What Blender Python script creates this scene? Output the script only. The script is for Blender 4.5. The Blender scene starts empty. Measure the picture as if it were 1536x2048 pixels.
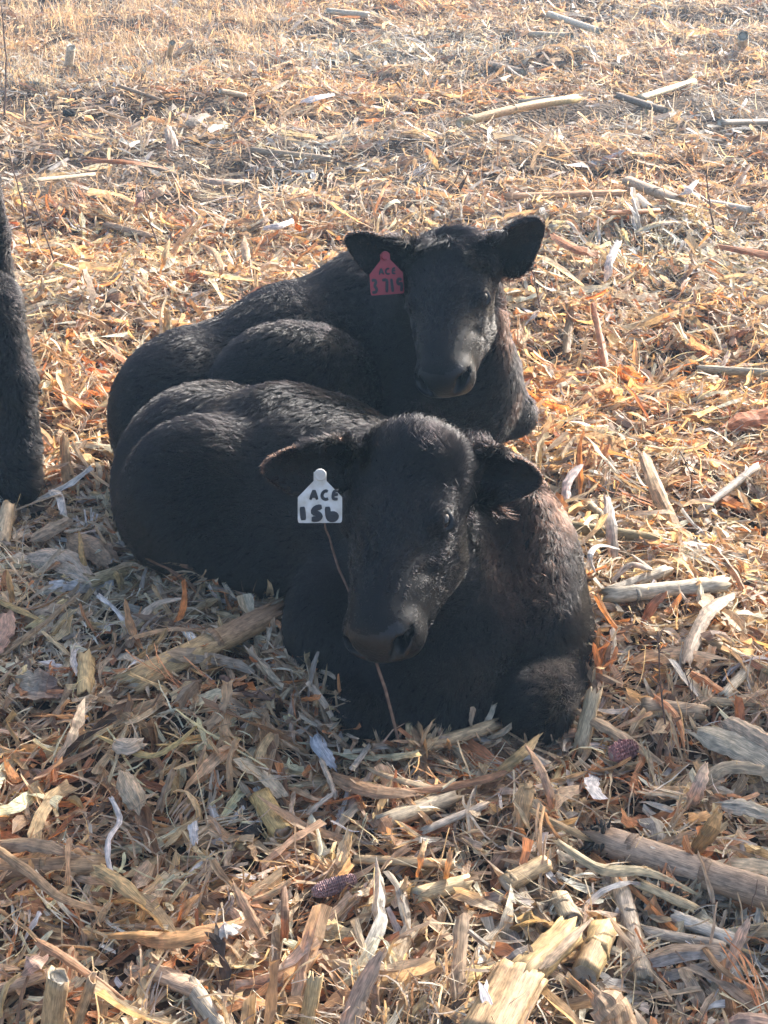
import bpy, math, random
import numpy as np
from mathutils import Vector, Matrix
from mathutils.kdtree import KDTree

random.seed(7)
RNG = np.random.default_rng(11)
scene = bpy.context.scene
COL = scene.collection

# ------------------------------------------------------------------ camera
F_PX = 3094.0
CAM_H = 1.5
PITCH = math.radians(27.0)
cam_data = bpy.data.cameras.new("camera")
cam_data.sensor_fit = 'VERTICAL'
cam_data.sensor_height = 24.0
cam_data.lens = 24.0 * F_PX / 2048.0
cam_data.clip_start = 0.05
cam_data.clip_end = 2000.0
cam = bpy.data.objects.new("camera", cam_data)
cam.location = (0, 0, CAM_H)
cam.rotation_euler = (math.radians(90) - PITCH, 0, 0)
COL.objects.link(cam)
scene.camera = cam
scene.render.resolution_x = 768
scene.render.resolution_y = 1024

# ------------------------------------------------------------------ sky and sun
SUN_AZ = math.radians(42)      # from the view direction towards the right
SUN_EL = math.radians(27)
world = bpy.data.worlds.new("World")
scene.world = world
world.use_nodes = True
wn = world.node_tree
wn.nodes.clear()
sky = wn.nodes.new('ShaderNodeTexSky')
sky.sky_type = 'NISHITA'
sky.sun_disc = False
sky.sun_elevation = SUN_EL
sky.sun_rotation = SUN_AZ
sky.air_density = 0.85
sky.dust_density = 4.5
sky.ozone_density = 1.0
bg = wn.nodes.new('ShaderNodeBackground')
bg.inputs['Strength'].default_value = 0.15
wo = wn.nodes.new('ShaderNodeOutputWorld')
wn.links.new(sky.outputs[0], bg.inputs[0])
wn.links.new(bg.outputs[0], wo.inputs[0])
sd = bpy.data.lights.new("sun", 'SUN')
sd.energy = 2.9
sd.angle = math.radians(0.6)
sd.color = (1.0, 0.975, 0.94)
sun = bpy.data.objects.new("sun", sd)
S = Vector((math.sin(SUN_AZ) * math.cos(SUN_EL), math.cos(SUN_AZ) * math.cos(SUN_EL), math.sin(SUN_EL)))
sun.rotation_euler = S.to_track_quat('Z', 'Y').to_euler()
sun.location = (4, 5, 6)
COL.objects.link(sun)
scene.view_settings.view_transform = 'Standard'
scene.view_settings.look = 'None'
scene.view_settings.gamma = 1.0
scene.view_settings.exposure = 1.74
scene.view_settings.use_curve_mapping = False
scene.cycles.max_bounces = 8
scene.cycles.transmission_bounces = 6
scene.cycles.use_denoising = True

# ------------------------------------------------------------------ helpers
cp, sp = math.cos(PITCH), math.sin(PITCH)
CAMP = np.array([0, 0, CAM_H])

def ray(px, py):
    a = (px - 768) / F_PX
    b = (1024 - py) / F_PX
    return np.array([a, cp + b * sp, -sp + b * cp])

def at(px, py, Y):
    d = ray(px, py)
    return CAMP + d * (Y / d[1])

_wr = np.random.default_rng(3)
_W = []
for wl, amp in ((1.7, .018), (0.9, .014), (0.45, .010), (0.23, .006), (0.12, .003)):
    for _ in range(4):
        th = _wr.uniform(0, math.tau)
        _W.append((math.cos(th) / wl * math.tau, math.sin(th) / wl * math.tau, _wr.uniform(0, math.tau), amp * .6))

MOUNDS = [(-0.26, 2.14, .13, .048), (-0.46, 2.34, .15, .045), (0.02, 1.80, .16, .012), (0.55, 2.2, .2, .02)]

def terrain(x, y):
    x = np.asarray(x, float); y = np.asarray(y, float)
    z = np.zeros(np.broadcast(x, y).shape)
    for kx, ky, ph, a in _W:
        z = z + a * np.sin(kx * x + ky * y + ph)
    for mx, my, s, a in MOUNDS:
        z = z + a * np.exp(-((x - mx) ** 2 + (y - my) ** 2) / (2 * s * s))
    return z - 0.012

def ground_at(px, py, lift=0.0):
    d = ray(px, py)
    z = 0.0
    for _ in range(6):
        p = CAMP + d * ((z - CAM_H) / d[2])
        z = float(terrain(p[0], p[1])) + lift
    return CAMP + d * ((z - CAM_H) / d[2])

def link(o):
    COL.objects.link(o)
    return o

def tag(o, label=None, cat=None, group=None, kind=None):
    if label: o['label'] = label
    if cat: o['category'] = cat
    if group: o['group'] = group
    if kind: o['kind'] = kind
    return o

def new_mesh_obj(name, verts, faces, mat=None, parent=None, smooth=False):
    me = bpy.data.meshes.new(name)
    verts = np.asarray(verts, np.float32)
    faces = np.asarray(faces, np.int32)
    nv, nf, k = len(verts), len(faces), faces.shape[1]
    me.vertices.add(nv)
    me.vertices.foreach_set('co', verts.ravel())
    me.loops.add(nf * k)
    me.loops.foreach_set('vertex_index', faces.ravel())
    me.polygons.add(nf)
    me.polygons.foreach_set('loop_start', np.arange(0, nf * k, k, dtype=np.int32))
    me.polygons.foreach_set('loop_total', np.full(nf, k, np.int32))
    me.update(calc_edges=True)
    me.polygons.foreach_set('use_smooth', np.full(nf, smooth))
    o = bpy.data.objects.new(name, me)
    if mat: me.materials.append(mat)
    if parent: o.parent = parent
    return link(o)

def add_attr(o, name, typ, data, domain='POINT'):
    a = o.data.attributes.new(name, typ, domain)
    key = {'FLOAT': 'value', 'FLOAT_VECTOR': 'vector', 'FLOAT_COLOR': 'color'}[typ]
    a.data.foreach_set(key, np.asarray(data, np.float32).ravel())

def empty(name, loc):
    e = bpy.data.objects.new(name, None)
    e.location = loc
    e.empty_display_size = 0.1
    link(e)
    return e

def set_parent(child, par):
    """parent, keeping world coordinates of geometry that was built in world space"""
    child.parent = par
    child.matrix_parent_inverse = Matrix.Translation(par.location).inverted() if par.type == 'EMPTY' else Matrix.Identity(4)

# ------------------------------------------------------------------ materials
def nodes_of(name):
    m = bpy.data.materials.new(name)
    m.use_nodes = True
    nt = m.node_tree
    nt.nodes.clear()
    out = nt.nodes.new('ShaderNodeOutputMaterial')
    return m, nt, out

def plant_material(name, translucent=0.45, rough=0.55, fibre=1.0):
    """dry corn residue: tint comes with the piece, the fibres run along it"""
    m, nt, out = nodes_of(name)
    N, L = nt.nodes.new, nt.links.new
    col = N('ShaderNodeAttribute'); col.attribute_name = 'tint'
    gr = N('ShaderNodeAttribute'); gr.attribute_name = 'grain'
    mp = N('ShaderNodeMapping'); mp.inputs['Scale'].default_value = (900 , 45, 1)
    L(gr.outputs['Vector'], mp.inputs['Vector'])
    n1 = N('ShaderNodeTexNoise'); n1.inputs['Scale'].default_value = 1.0; n1.inputs['Detail'].default_value = 3
    L(mp.outputs[0], n1.inputs['Vector'])
    mp2 = N('ShaderNodeMapping'); mp2.inputs['Scale'].default_value = (160, 70, 1)
    L(gr.outputs['Vector'], mp2.inputs['Vector'])
    n2 = N('ShaderNodeTexNoise'); n2.inputs['Scale'].default_value = 1.0; n2.inputs['Detail'].default_value = 4
    L(mp2.outputs[0], n2.inputs['Vector'])
    r1 = N('ShaderNodeMapRange'); r1.inputs[1].default_value = .3; r1.inputs[2].default_value = .7
    r1.inputs[3].default_value = 1 - .42 * fibre; r1.inputs[4].default_value = 1 + .28 * fibre
    L(n1.outputs['Fac'], r1.inputs[0])
    r2 = N('ShaderNodeMapRange'); r2.inputs[1].default_value = .35; r2.inputs[2].default_value = .62
    r2.inputs[3].default_value = .62; r2.inputs[4].default_value = 1.1
    L(n2.outputs['Fac'], r2.inputs[0])
    mul = N('ShaderNodeMath'); mul.operation = 'MULTIPLY'
    L(r1.outputs[0], mul.inputs[0]); L(r2.outputs[0], mul.inputs[1])
    vm = N('ShaderNodeVectorMath'); vm.operation = 'SCALE'
    L(col.outputs['Color'], vm.inputs[0]); L(mul.outputs[0], vm.inputs['Scale'])
    bump = N('ShaderNodeBump'); bump.inputs['Strength'].default_value = .5; bump.inputs['Distance'].default_value = .0012
    L(n1.outputs['Fac'], bump.inputs['Height'])
    pb = N('ShaderNodeBsdfPrincipled')
    pb.inputs['Roughness'].default_value = rough
    pb.inputs['Specular IOR Level'].default_value = .38
    L(vm.outputs[0], pb.inputs['Base Color']); L(bump.outputs[0], pb.inputs['Normal'])
    if translucent > 0:
        tr = N('ShaderNodeBsdfTranslucent')
        warm = N('ShaderNodeVectorMath'); warm.operation = 'MULTIPLY'
        warm.inputs[1].default_value = (1.30, 1.0, .68)
        L(vm.outputs[0], warm.inputs[0]); L(warm.outputs[0], tr.inputs['Color'])
        mix = N('ShaderNodeMixShader'); mix.inputs[0].default_value = translucent
        L(pb.outputs[0], mix.inputs[1]); L(tr.outputs[0], mix.inputs[2])
        L(mix.outputs[0], out.inputs[0])
    else:
        L(pb.outputs[0], out.inputs[0])
    return m

M_LEAF = plant_material('dry_corn_leaf', .42)
M_STALK = plant_material('dry_corn_stalk', 0.0, .6, 1.15)

def simple_mat(name, color, rough=.5, spec=.5, noise=None, bump=0.0, scale=40):
    m, nt, out = nodes_of(name)
    N, L = nt.nodes.new, nt.links.new
    pb = N('ShaderNodeBsdfPrincipled')
    pb.inputs['Roughness'].default_value = rough
    pb.inputs['Specular IOR Level'].default_value = spec
    tc = N('ShaderNodeTexCoord')
    n = N('ShaderNodeTexNoise'); n.inputs['Scale'].default_value = scale; n.inputs['Detail'].default_value = 6
    L(tc.outputs['Object'], n.inputs['Vector'])
    cr = N('ShaderNodeValToRGB')
    c2 = noise or tuple(c * .7 for c in color)
    cr.color_ramp.elements[0].color = (*c2, 1); cr.color_ramp.elements[0].position = .35
    cr.color_ramp.elements[1].color = (*color, 1); cr.color_ramp.elements[1].position = .65
    L(n.outputs['Fac'], cr.inputs[0]); L(cr.outputs[0], pb.inputs['Base Color'])
    if bump:
        b = N('ShaderNodeBump'); b.inputs['Strength'].default_value = 1; b.inputs['Distance'].default_value = bump
        L(n.outputs['Fac'], b.inputs['Height']); L(b.outputs[0], pb.inputs['Normal'])
    L(pb.outputs[0], out.inputs[0])
    return m

M_SKIN = simple_mat('black_calf_hide', (.004, .004, .0045), .6, .2, (.002, .002, .0025), .001, 60)
M_NOSE = simple_mat('black_nose_leather', (.008, .009, .011), .36, .38, (.004, .004, .0045), .0013, 260)
M_EYE = simple_mat('dark_eye', (.006, .004, .004), .10, .5, (.004, .003, .003), 0, 30)
M_HOOF = simple_mat('dark_hoof', (.03, .027, .025), .45, .4, (.015, .013, .012), .001, 50)
M_WHITE_TAG = simple_mat('scuffed_white_plastic', (.56, .56, .54), .45, .5, (.42, .39, .34), .0002, 70)
M_RED_TAG = simple_mat('faded_red_plastic', (.30, .030, .042), .45, .4, (.24, .026, .036), .0002, 60)
M_INK = simple_mat('black_marker_ink', (.012, .012, .016), .5, .4, (.02, .02, .026), 0, 60)
M_TWIG = simple_mat('dry_weed_stem', (.19, .12, .085), .7, .3, (.10, .06, .045), .0006, 120)
M_CLOD = simple_mat('dark_manure_clod', (.022, .018, .015), .8, .3, (.05, .04, .03), .004, 70)

def coat_material(name='black_coat_hair'):
    m, nt, out = nodes_of(name)
    N, L = nt.nodes.new, nt.links.new
    h = N('ShaderNodeBsdfHairPrincipled')
    h.model = 'CHIANG'
    h.parametrization = 'COLOR'
    h.inputs['IOR'].default_value = 1.42
    at_ = N('ShaderNodeAttribute'); at_.attribute_name = 'rust'  # ruddy hair, plus the painted sheen on the ears
    mx = N('ShaderNodeMix'); mx.data_type = 'RGBA'
    mx.inputs['A'].default_value = (.0006, .0008, .0011, 1)
    mx.inputs['B'].default_value = (.046, .019, .010, 1)
    L(at_.outputs['Fac'], mx.inputs['Factor'])
    L(mx.outputs['Result'], h.inputs['Color'])
    h.inputs['Roughness'].default_value = .26
    h.inputs['Radial Roughness'].default_value = .5
    h.inputs['Coat'].default_value = .0
    h.inputs['Random Roughness'].default_value = .2
    L(h.outputs[0], out.inputs[0])
    return m
M_COAT = coat_material()

# ------------------------------------------------------------------ ground
def build_ground():
    xs = np.unique(np.concatenate([-np.geomspace(2.6, 600, 26)[::-1], np.arange(-2.6, 2.601, .03), np.geomspace(2.6, 600, 26)]))
    ys = np.unique(np.concatenate([-np.geomspace(.6, 600, 22)[::-1], np.arange(-.6, 5, .03), np.arange(5, 13, .08), np.geomspace(13, 900, 30)]))
    X, Y = np.meshgrid(xs, ys, indexing='ij')
    Z = terrain(X, Y) - .012
    V = np.stack([X, Y, Z], -1).reshape(-1, 3)
    nx, ny = len(xs), len(ys)
    i = np.arange(nx - 1)[:, None] * ny + np.arange(ny - 1)[None]
    Fc = np.stack([i, i + ny, i + ny + 1, i + 1], -1).reshape(-1, 4)
    m, nt, out = nodes_of('litter_covered_soil')
    N, L = nt.nodes.new, nt.links.new
    tc = N('ShaderNodeTexCoord')
    n1 = N('ShaderNodeTexNoise'); n1.inputs['Scale'].default_value = 45; n1.inputs['Detail'].default_value = 8
    n2 = N('ShaderNodeTexVoronoi'); n2.inputs['Scale'].default_value = 60
    L(tc.outputs['Object'], n1.inputs['Vector']); L(tc.outputs['Object'], n2.inputs['Vector'])
    cr = N('ShaderNodeValToRGB')
    e = cr.color_ramp.elements
    e[0].position = .35; e[0].color = (.032, .025, .020, 1)
    e[1].position = .75; e[1].color = (.20, .135, .075, 1)
    k = e.new(.55); k.color = (.085, .055, .034, 1)
    L(n1.outputs['Fac'], cr.inputs[0])
    pb = N('ShaderNodeBsdfPrincipled'); pb.inputs['Roughness'].default_value = .9
    pb.inputs['Specular IOR Level'].default_value = .2
    # beyond the built pieces the soil is thatched with the same straw
    sx = N('ShaderNodeSeparateXYZ'); L(tc.outputs['Object'], sx.inputs[0])
    ab = N('ShaderNodeMath'); ab.operation = 'ABSOLUTE'; L(sx.outputs[0], ab.inputs[0])
    m1 = N('ShaderNodeMapRange'); m1.inputs[1].default_value = 3.5; m1.inputs[2].default_value = 7.5; L(ab.outputs[0], m1.inputs[0])
    m2 = N('ShaderNodeMapRange'); m2.inputs[1].default_value = 12; m2.inputs[2].default_value = 16; L(sx.outputs[1], m2.inputs[0])
    mm = N('ShaderNodeMath'); mm.operation = 'MAXIMUM'; L(m1.outputs[0], mm.inputs[0]); L(m2.outputs[0], mm.inputs[1])
    mpn = N('ShaderNodeMapping'); mpn.inputs['Scale'].default_value = (9, 30, 1); L(tc.outputs['Object'], mpn.inputs['Vector'])
    n3 = N('ShaderNodeTexNoise'); n3.inputs['Scale'].default_value = 1; n3.inputs['Detail'].default_value = 10; n3.inputs['Roughness'].default_value = .7
    L(mpn.outputs[0], n3.inputs['Vector'])
    c3 = N('ShaderNodeValToRGB'); e3 = c3.color_ramp.elements
    e3[0].position = .36; e3[0].color = (.10, .07, .045, 1); e3[1].position = .64; e3[1].color = (.58, .44, .27, 1)
    L(n3.outputs['Fac'], c3.inputs[0])
    mxr = N('ShaderNodeMix'); mxr.data_type = 'RGBA'
    L(mm.outputs[0], mxr.inputs['Factor']); L(cr.outputs[0], mxr.inputs['A']); L(c3.outputs[0], mxr.inputs['B'])
    L(mxr.outputs['Result'], pb.inputs['Base Color'])
    b = N('ShaderNodeBump'); b.inputs['Distance'].default_value = .01
    L(n2.outputs['Distance'], b.inputs['Height']); L(b.outputs[0], pb.inputs['Normal'])
    L(pb.outputs[0], out.inputs[0])
    o = new_mesh_obj('ground', V, Fc, m, smooth=True)
    tag(o, kind='structure')
build_ground()

# ------------------------------------------------------------------ implicit body modelling
class Field:
    def __init__(s, lo, hi, h):
        s.lo = np.array(lo, float); s.h = h
        s.n = np.ceil((np.array(hi) - s.lo) / h).astype(int) + 1
        s.a = np.full(s.n, 1.0, np.float32)
        s.ax = [s.lo[i] + h * np.arange(s.n[i]) for i in range(3)]
    def _box(s, lo, hi):
        i0 = np.maximum(np.floor((np.array(lo) - s.lo) / s.h).astype(int), 0)
        i1 = np.minimum(np.ceil((np.array(hi) - s.lo) / s.h).astype(int) + 1, s.n)
        if np.any(i1 <= i0): return None, None
        sl = tuple(slice(i0[k], i1[k]) for k in range(3))
        g = np.meshgrid(*[s.ax[k][sl[k]] for k in range(3)], indexing='ij')
        return sl, np.stack(g, -1).astype(np.float32)
    def comb(s, sl, d, k, sub):
        a = s.a[sl]; d = d.astype(np.float32)
        if sub:
            d = -d
            h = np.maximum(k - np.abs(a - d), 0) / k
            s.a[sl] = np.maximum(a, d) + h * h * k * .25
        else:
            h = np.maximum(k - np.abs(a - d), 0) / k
            s.a[sl] = np.minimum(a, d) - h * h * k * .25
    def ell(s, c, r, R=None, k=.03, sub=False):
        c = np.array(c, float); r = np.array(r, float)
        R = np.eye(3) if R is None else R
        ext = np.sqrt(((R * r[None, :]) ** 2).sum(1)) + k + 2 * s.h
        sl, P = s._box(c - ext, c + ext)
        if sl is None: return
        q = (P - c) @ R            # columns of R are the local axes
        k0 = np.sqrt(((q / r) ** 2).sum(-1)) + 1e-6
        k1 = np.sqrt(((q / (r * r)) ** 2).sum(-1)) + 1e-6
        s.comb(sl, k0 * (k0 - 1) / k1, k, sub)
    def cone(s, a, b, ra, rb, k=.03, sub=False):
        a = np.array(a, float); b = np.array(b, float)
        m = max(ra, rb) + k + 2 * s.h
        sl, P = s._box(np.minimum(a, b) - m, np.maximum(a, b) + m)
        if sl is None: return
        ab = b - a
        t = np.clip(((P - a) @ ab) / (ab @ ab + 1e-9), 0, 1)
        d = np.linalg.norm(P - (a + t[..., None] * ab), axis=-1) - (ra + t * (rb - ra))
        s.comb(sl, d, k, sub)
    def ear(s, base, tip, normal, W, T=.0075, cup=14.0, k=.012):
        base = np.array(base, float); tip = np.array(tip, float)
        ex = tip - base; L = np.linalg.norm(ex); ex /= L
        ez = np.array(normal, float); ez -= ex * (ez @ ex); ez /= np.linalg.norm(ez)
        ey = np.cross(ez, ex)
        c = (base + tip) / 2
        m = L / 2 + .04
        sl, P = s._box(c - m, c + m)
        q = (P - c) @ np.stack([ex, ey, ez], 1)
        x = q[..., 0] / (L / 2)
        u = np.clip((x + 1) / 2, 0.0, 1)
        prof = (np.sin(np.pi * np.clip(u, 0, 1) ** .85) ** .58) * .5 + .04 + .16 * (1 - u) * (u < .999)
        wy = np.maximum(W * prof, .012)
        z = q[..., 2] - cup * q[..., 1] ** 2 * (0.35 + .65 * np.sin(np.pi * np.clip(u, .0, 1)))
        dy = np.abs(q[..., 1]) - (wy - T * .5)
        dx = np.abs(q[..., 0]) - (L / 2 - T * .5)
        dz = np.abs(z) - T * (.55 + .8 * (1 - u))
        dd = np.stack([dx, dy, dz], -1)
        out = np.linalg.norm(np.maximum(dd, 0), axis=-1) + np.minimum(dd.max(-1), 0) - .003
        s.comb(sl, out * .8, k, False)
    def mesh(s):
        a = s.a; n = s.n
        ins = a < 0
        c = np.zeros(tuple(n - 1), np.int8)
        corners = [(i, j, k) for i in (0, 1) for j in (0, 1) for k in (0, 1)]
        for i, j, k in corners:
            c += ins[i:n[0] - 1 + i, j:n[1] - 1 + j, k:n[2] - 1 + k]
        act = (c > 0) & (c < 8)
        idx = np.argwhere(act)
        ids = np.full(act.shape, -1, np.int64); ids[act] = np.arange(len(idx))
        acc = np.zeros((len(idx), 3)); cnt = np.zeros(len(idx))
        I = idx
        for ax in range(3):
            for o1 in (0, 1):
                for o2 in (0, 1):
                    p = [0, 0, 0]; oth = [x for x in range(3) if x != ax]
                    p[oth[0]] = o1; p[oth[1]] = o2
                    q = list(p); q[ax] = 1
                    va = a[I[:, 0] + p[0], I[:, 1] + p[1], I[:, 2] + p[2]]
                    vb = a[I[:, 0] + q[0], I[:, 1] + q[1], I[:, 2] + q[2]]
                    m = (va < 0) != (vb < 0)
                    t = np.where(m, va / (va - vb + 1e-12), 0)
                    pos = np.tile(np.array(p, float), (len(I), 1)); pos[:, ax] += t
                    acc[m] += pos[m]; cnt[m] += 1
        V = s.lo + (I + acc / cnt[:, None]) * s.h
        quads = []
        for ax in range(3):
            sl_a = [slice(None)] * 3; sl_b = [slice(None)] * 3
            sl_a[ax] = slice(0, n[ax] - 1); sl_b[ax] = slice(1, n[ax])
            A = ins[tuple(sl_a)]; B = ins[tuple(sl_b)]
            e = np.argwhere(A != B)
            u, v = (ax + 1) % 3, (ax + 2) % 3
            ok = (e[:, u] > 0) & (e[:, v] > 0) & (e[:, u] < n[u] - 1) & (e[:, v] < n[v] - 1)
            e = e[ok]
            if not len(e): continue
            def cid(du, dv):
                q = e.copy(); q[:, u] += du; q[:, v] += dv
                return ids[q[:, 0], q[:, 1], q[:, 2]]
            Q = np.stack([cid(-1, -1), cid(0, -1), cid(0, 0), cid(-1, 0)], 1)
            fl = ~A[e[:, 0], e[:, 1], e[:, 2]]
            Q[fl] = Q[fl][:, ::-1]
            quads.append(Q)
        return V, np.concatenate(quads)

def vnormals(V, Q):
    n = np.cross(V[Q[:, 2]] - V[Q[:, 0]], V[Q[:, 3]] - V[Q[:, 1]])
    out = np.zeros_like(V)
    for k in range(4):
        np.add.at(out, Q[:, k], n)
    return out / (np.linalg.norm(out, axis=1, keepdims=True) + 1e-12), n

def hash3(P, size, seed):
    """pseudo random vector per cell, for tufts"""
    c = np.floor(P / size).astype(np.int64)
    h = (c[:, 0] * 73856093) ^ (c[:, 1] * 19349663) ^ (c[:, 2] * 83492791) ^ (seed * 2654435761)
    r = []
    for k in range(3):
        hh = (h * (1103515245 + 2 * k) + 12345 * (k + 1)) & 0x7fffffff
        hh = (hh ^ (hh >> 13)) * 1274126177 & 0x7fffffff
        r.append(hh / 0x7fffffff * 2 - 1)
    return np.stack(r, 1)

def swirl(P, f, seed):
    r = np.random.default_rng(seed)
    o = np.zeros_like(P)
    for k in range(5):
        d = r.normal(size=3); d *= f * r.uniform(.6, 1.6) / np.linalg.norm(d)
        o += np.sin((P @ d)[:, None] + r.uniform(0, 6.28, 3)[None]) * r.normal(size=3)[None]
    return o / 2.2

def frame(nose_dir, dorsal):
    y = np.array(nose_dir, float); y /= np.linalg.norm(y)
    z = np.array(dorsal, float); z -= y * (z @ y); z /= np.linalg.norm(z)
    x = np.cross(y, z)
    return np.stack([x, y, z], 1)

def head_prims(F, O, R, sc=1.0):
    """calf head; local y runs to the nose, z out of the forehead"""
    T = lambda p: O + R @ (np.array(p, float) * sc)
    e = lambda c, r, k=.02, sub=False, loc=None: F.ell(T(c), np.array(r) * sc, R if loc is None else R @ loc, k, sub)
    cn = lambda a, b, ra, rb, k=.02, sub=False: F.cone(T(a), T(b), ra * sc, rb * sc, k, sub)
    e((0, .050, -.070), (.088, .082, .080))                 # cranium
    e((0, .000, -.050), (.060, .045, .048), .03)            # poll
    for s in (-1, 1): e((s * .040, .035, -.056), (.048, .055, .052), .03)
    e((0, .110, -.060), (.084, .088, .060), .03)            # forehead
    cn((0, .14, -.062), (0, .305, -.068), .062, .048, .035) # bridge
    e((0, .215, -.045), (.048, .11, .028), .03)             # flat nasal bone
    for s in (-1, 1):
        e((s * .047, .135, -.105), (.038, .085, .066), .03) # cheek
        e((s * .036, .235, -.098), (.030, .075, .045), .03)
        e((s * .062, .112, -.044), (.022, .026, .018), .02)  # brow
        e((s * .064, .170, -.075), (.018, .045, .016), .014)  # zygomatic ridge
        cn((s * .045, .16, -.150), (s * .022, .29, -.122), .034, .022, .03)   # jaw
        e((s * .035, .322, -.082), (.030, .036, .037), .02)   # nostril wing
        e((s * .030, .315, -.108), (.028, .034, .022), .018)  # upper lip
    e((0, .335, -.070), (.047, .030, .036), .02)            # nose pad
    e((0, .345, -.092), (.034, .020, .020), .015)
    e((0, .300, -.132), (.036, .040, .020), .012)           # chin
    for s in (-1, 1):
        # mouth line
        F.cone(T((s * .000, .348, -.121)), T((s * .040, .330, -.122)), .0036 * sc, .0036 * sc, .004, True)
        F.cone(T((s * .040, .330, -.122)), T((s * .056, .280, -.118)), .0036 * sc, .003 * sc, .004, True)
        # nostril: a comma that opens outward
        F.cone(T((s * .028, .362, -.086)), T((s * .042, .348, -.066)), .0085 * sc, .0125 * sc, .004, True)
        F.cone(T((s * .042, .348, -.066)), T((s * .055, .326, -.064)), .0125 * sc, .006 * sc, .004, True)
        F.cone(T((s * .037, .350, -.074)), T((s * .032, .322, -.074)), .0110 * sc, .009 * sc, .004, True)
        # eye socket and lids
        c, R_, n_, y_, z_ = eye_frame(s, True)
        q_ = 0.0
        while q_ < .06:      # walk out to the skin
            w_ = T(c + n_ * q_); i_ = tuple(np.round((w_ - F.lo) / F.h).astype(int))
            if F.a[i_] > 0: break
            q_ += .001
        EYE_AT[s] = c + n_ * (q_ - .0125)
        c = EYE_AT[s]
        e(c, (.0205, .0205, .0205), .006, True)
        for up_, hh, rr in ((1, .0125, .0056), (-1, -.0125, .0046)):
            pts = []
            for q in np.linspace(-1, 1, 7):
                v = y_ * (q * .0200) + z_ * (hh * (1 - abs(q) ** 2.2)) + n_ * (.0155 - .008 * q * q - .0015 * (up_ < 0))
                pts.append(c + v)
            for p_, q_ in zip(pts[:-1], pts[1:]):
                cn(p_, q_, rr, rr, .006)
        e(c + z_ * .021 + n_ * .008, (.012, .022, .008), .014)

EYE_AT = {}
def eye_frame(s, fresh=False):
    c = np.array([s * .0660, .135, -.056])
    n_ = np.array([s * .80, .22, .56]); n_ /= np.linalg.norm(n_)
    y_ = np.array([0, 1.0, -.25]); y_ -= n_ * (y_ @ n_); y_ /= np.linalg.norm(y_)
    z_ = np.cross(y_, n_) * s
    if z_[2] < 0: z_ = -z_
    if not fresh: c = EYE_AT[s]
    return c, .0185, n_, y_, z_

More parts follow.
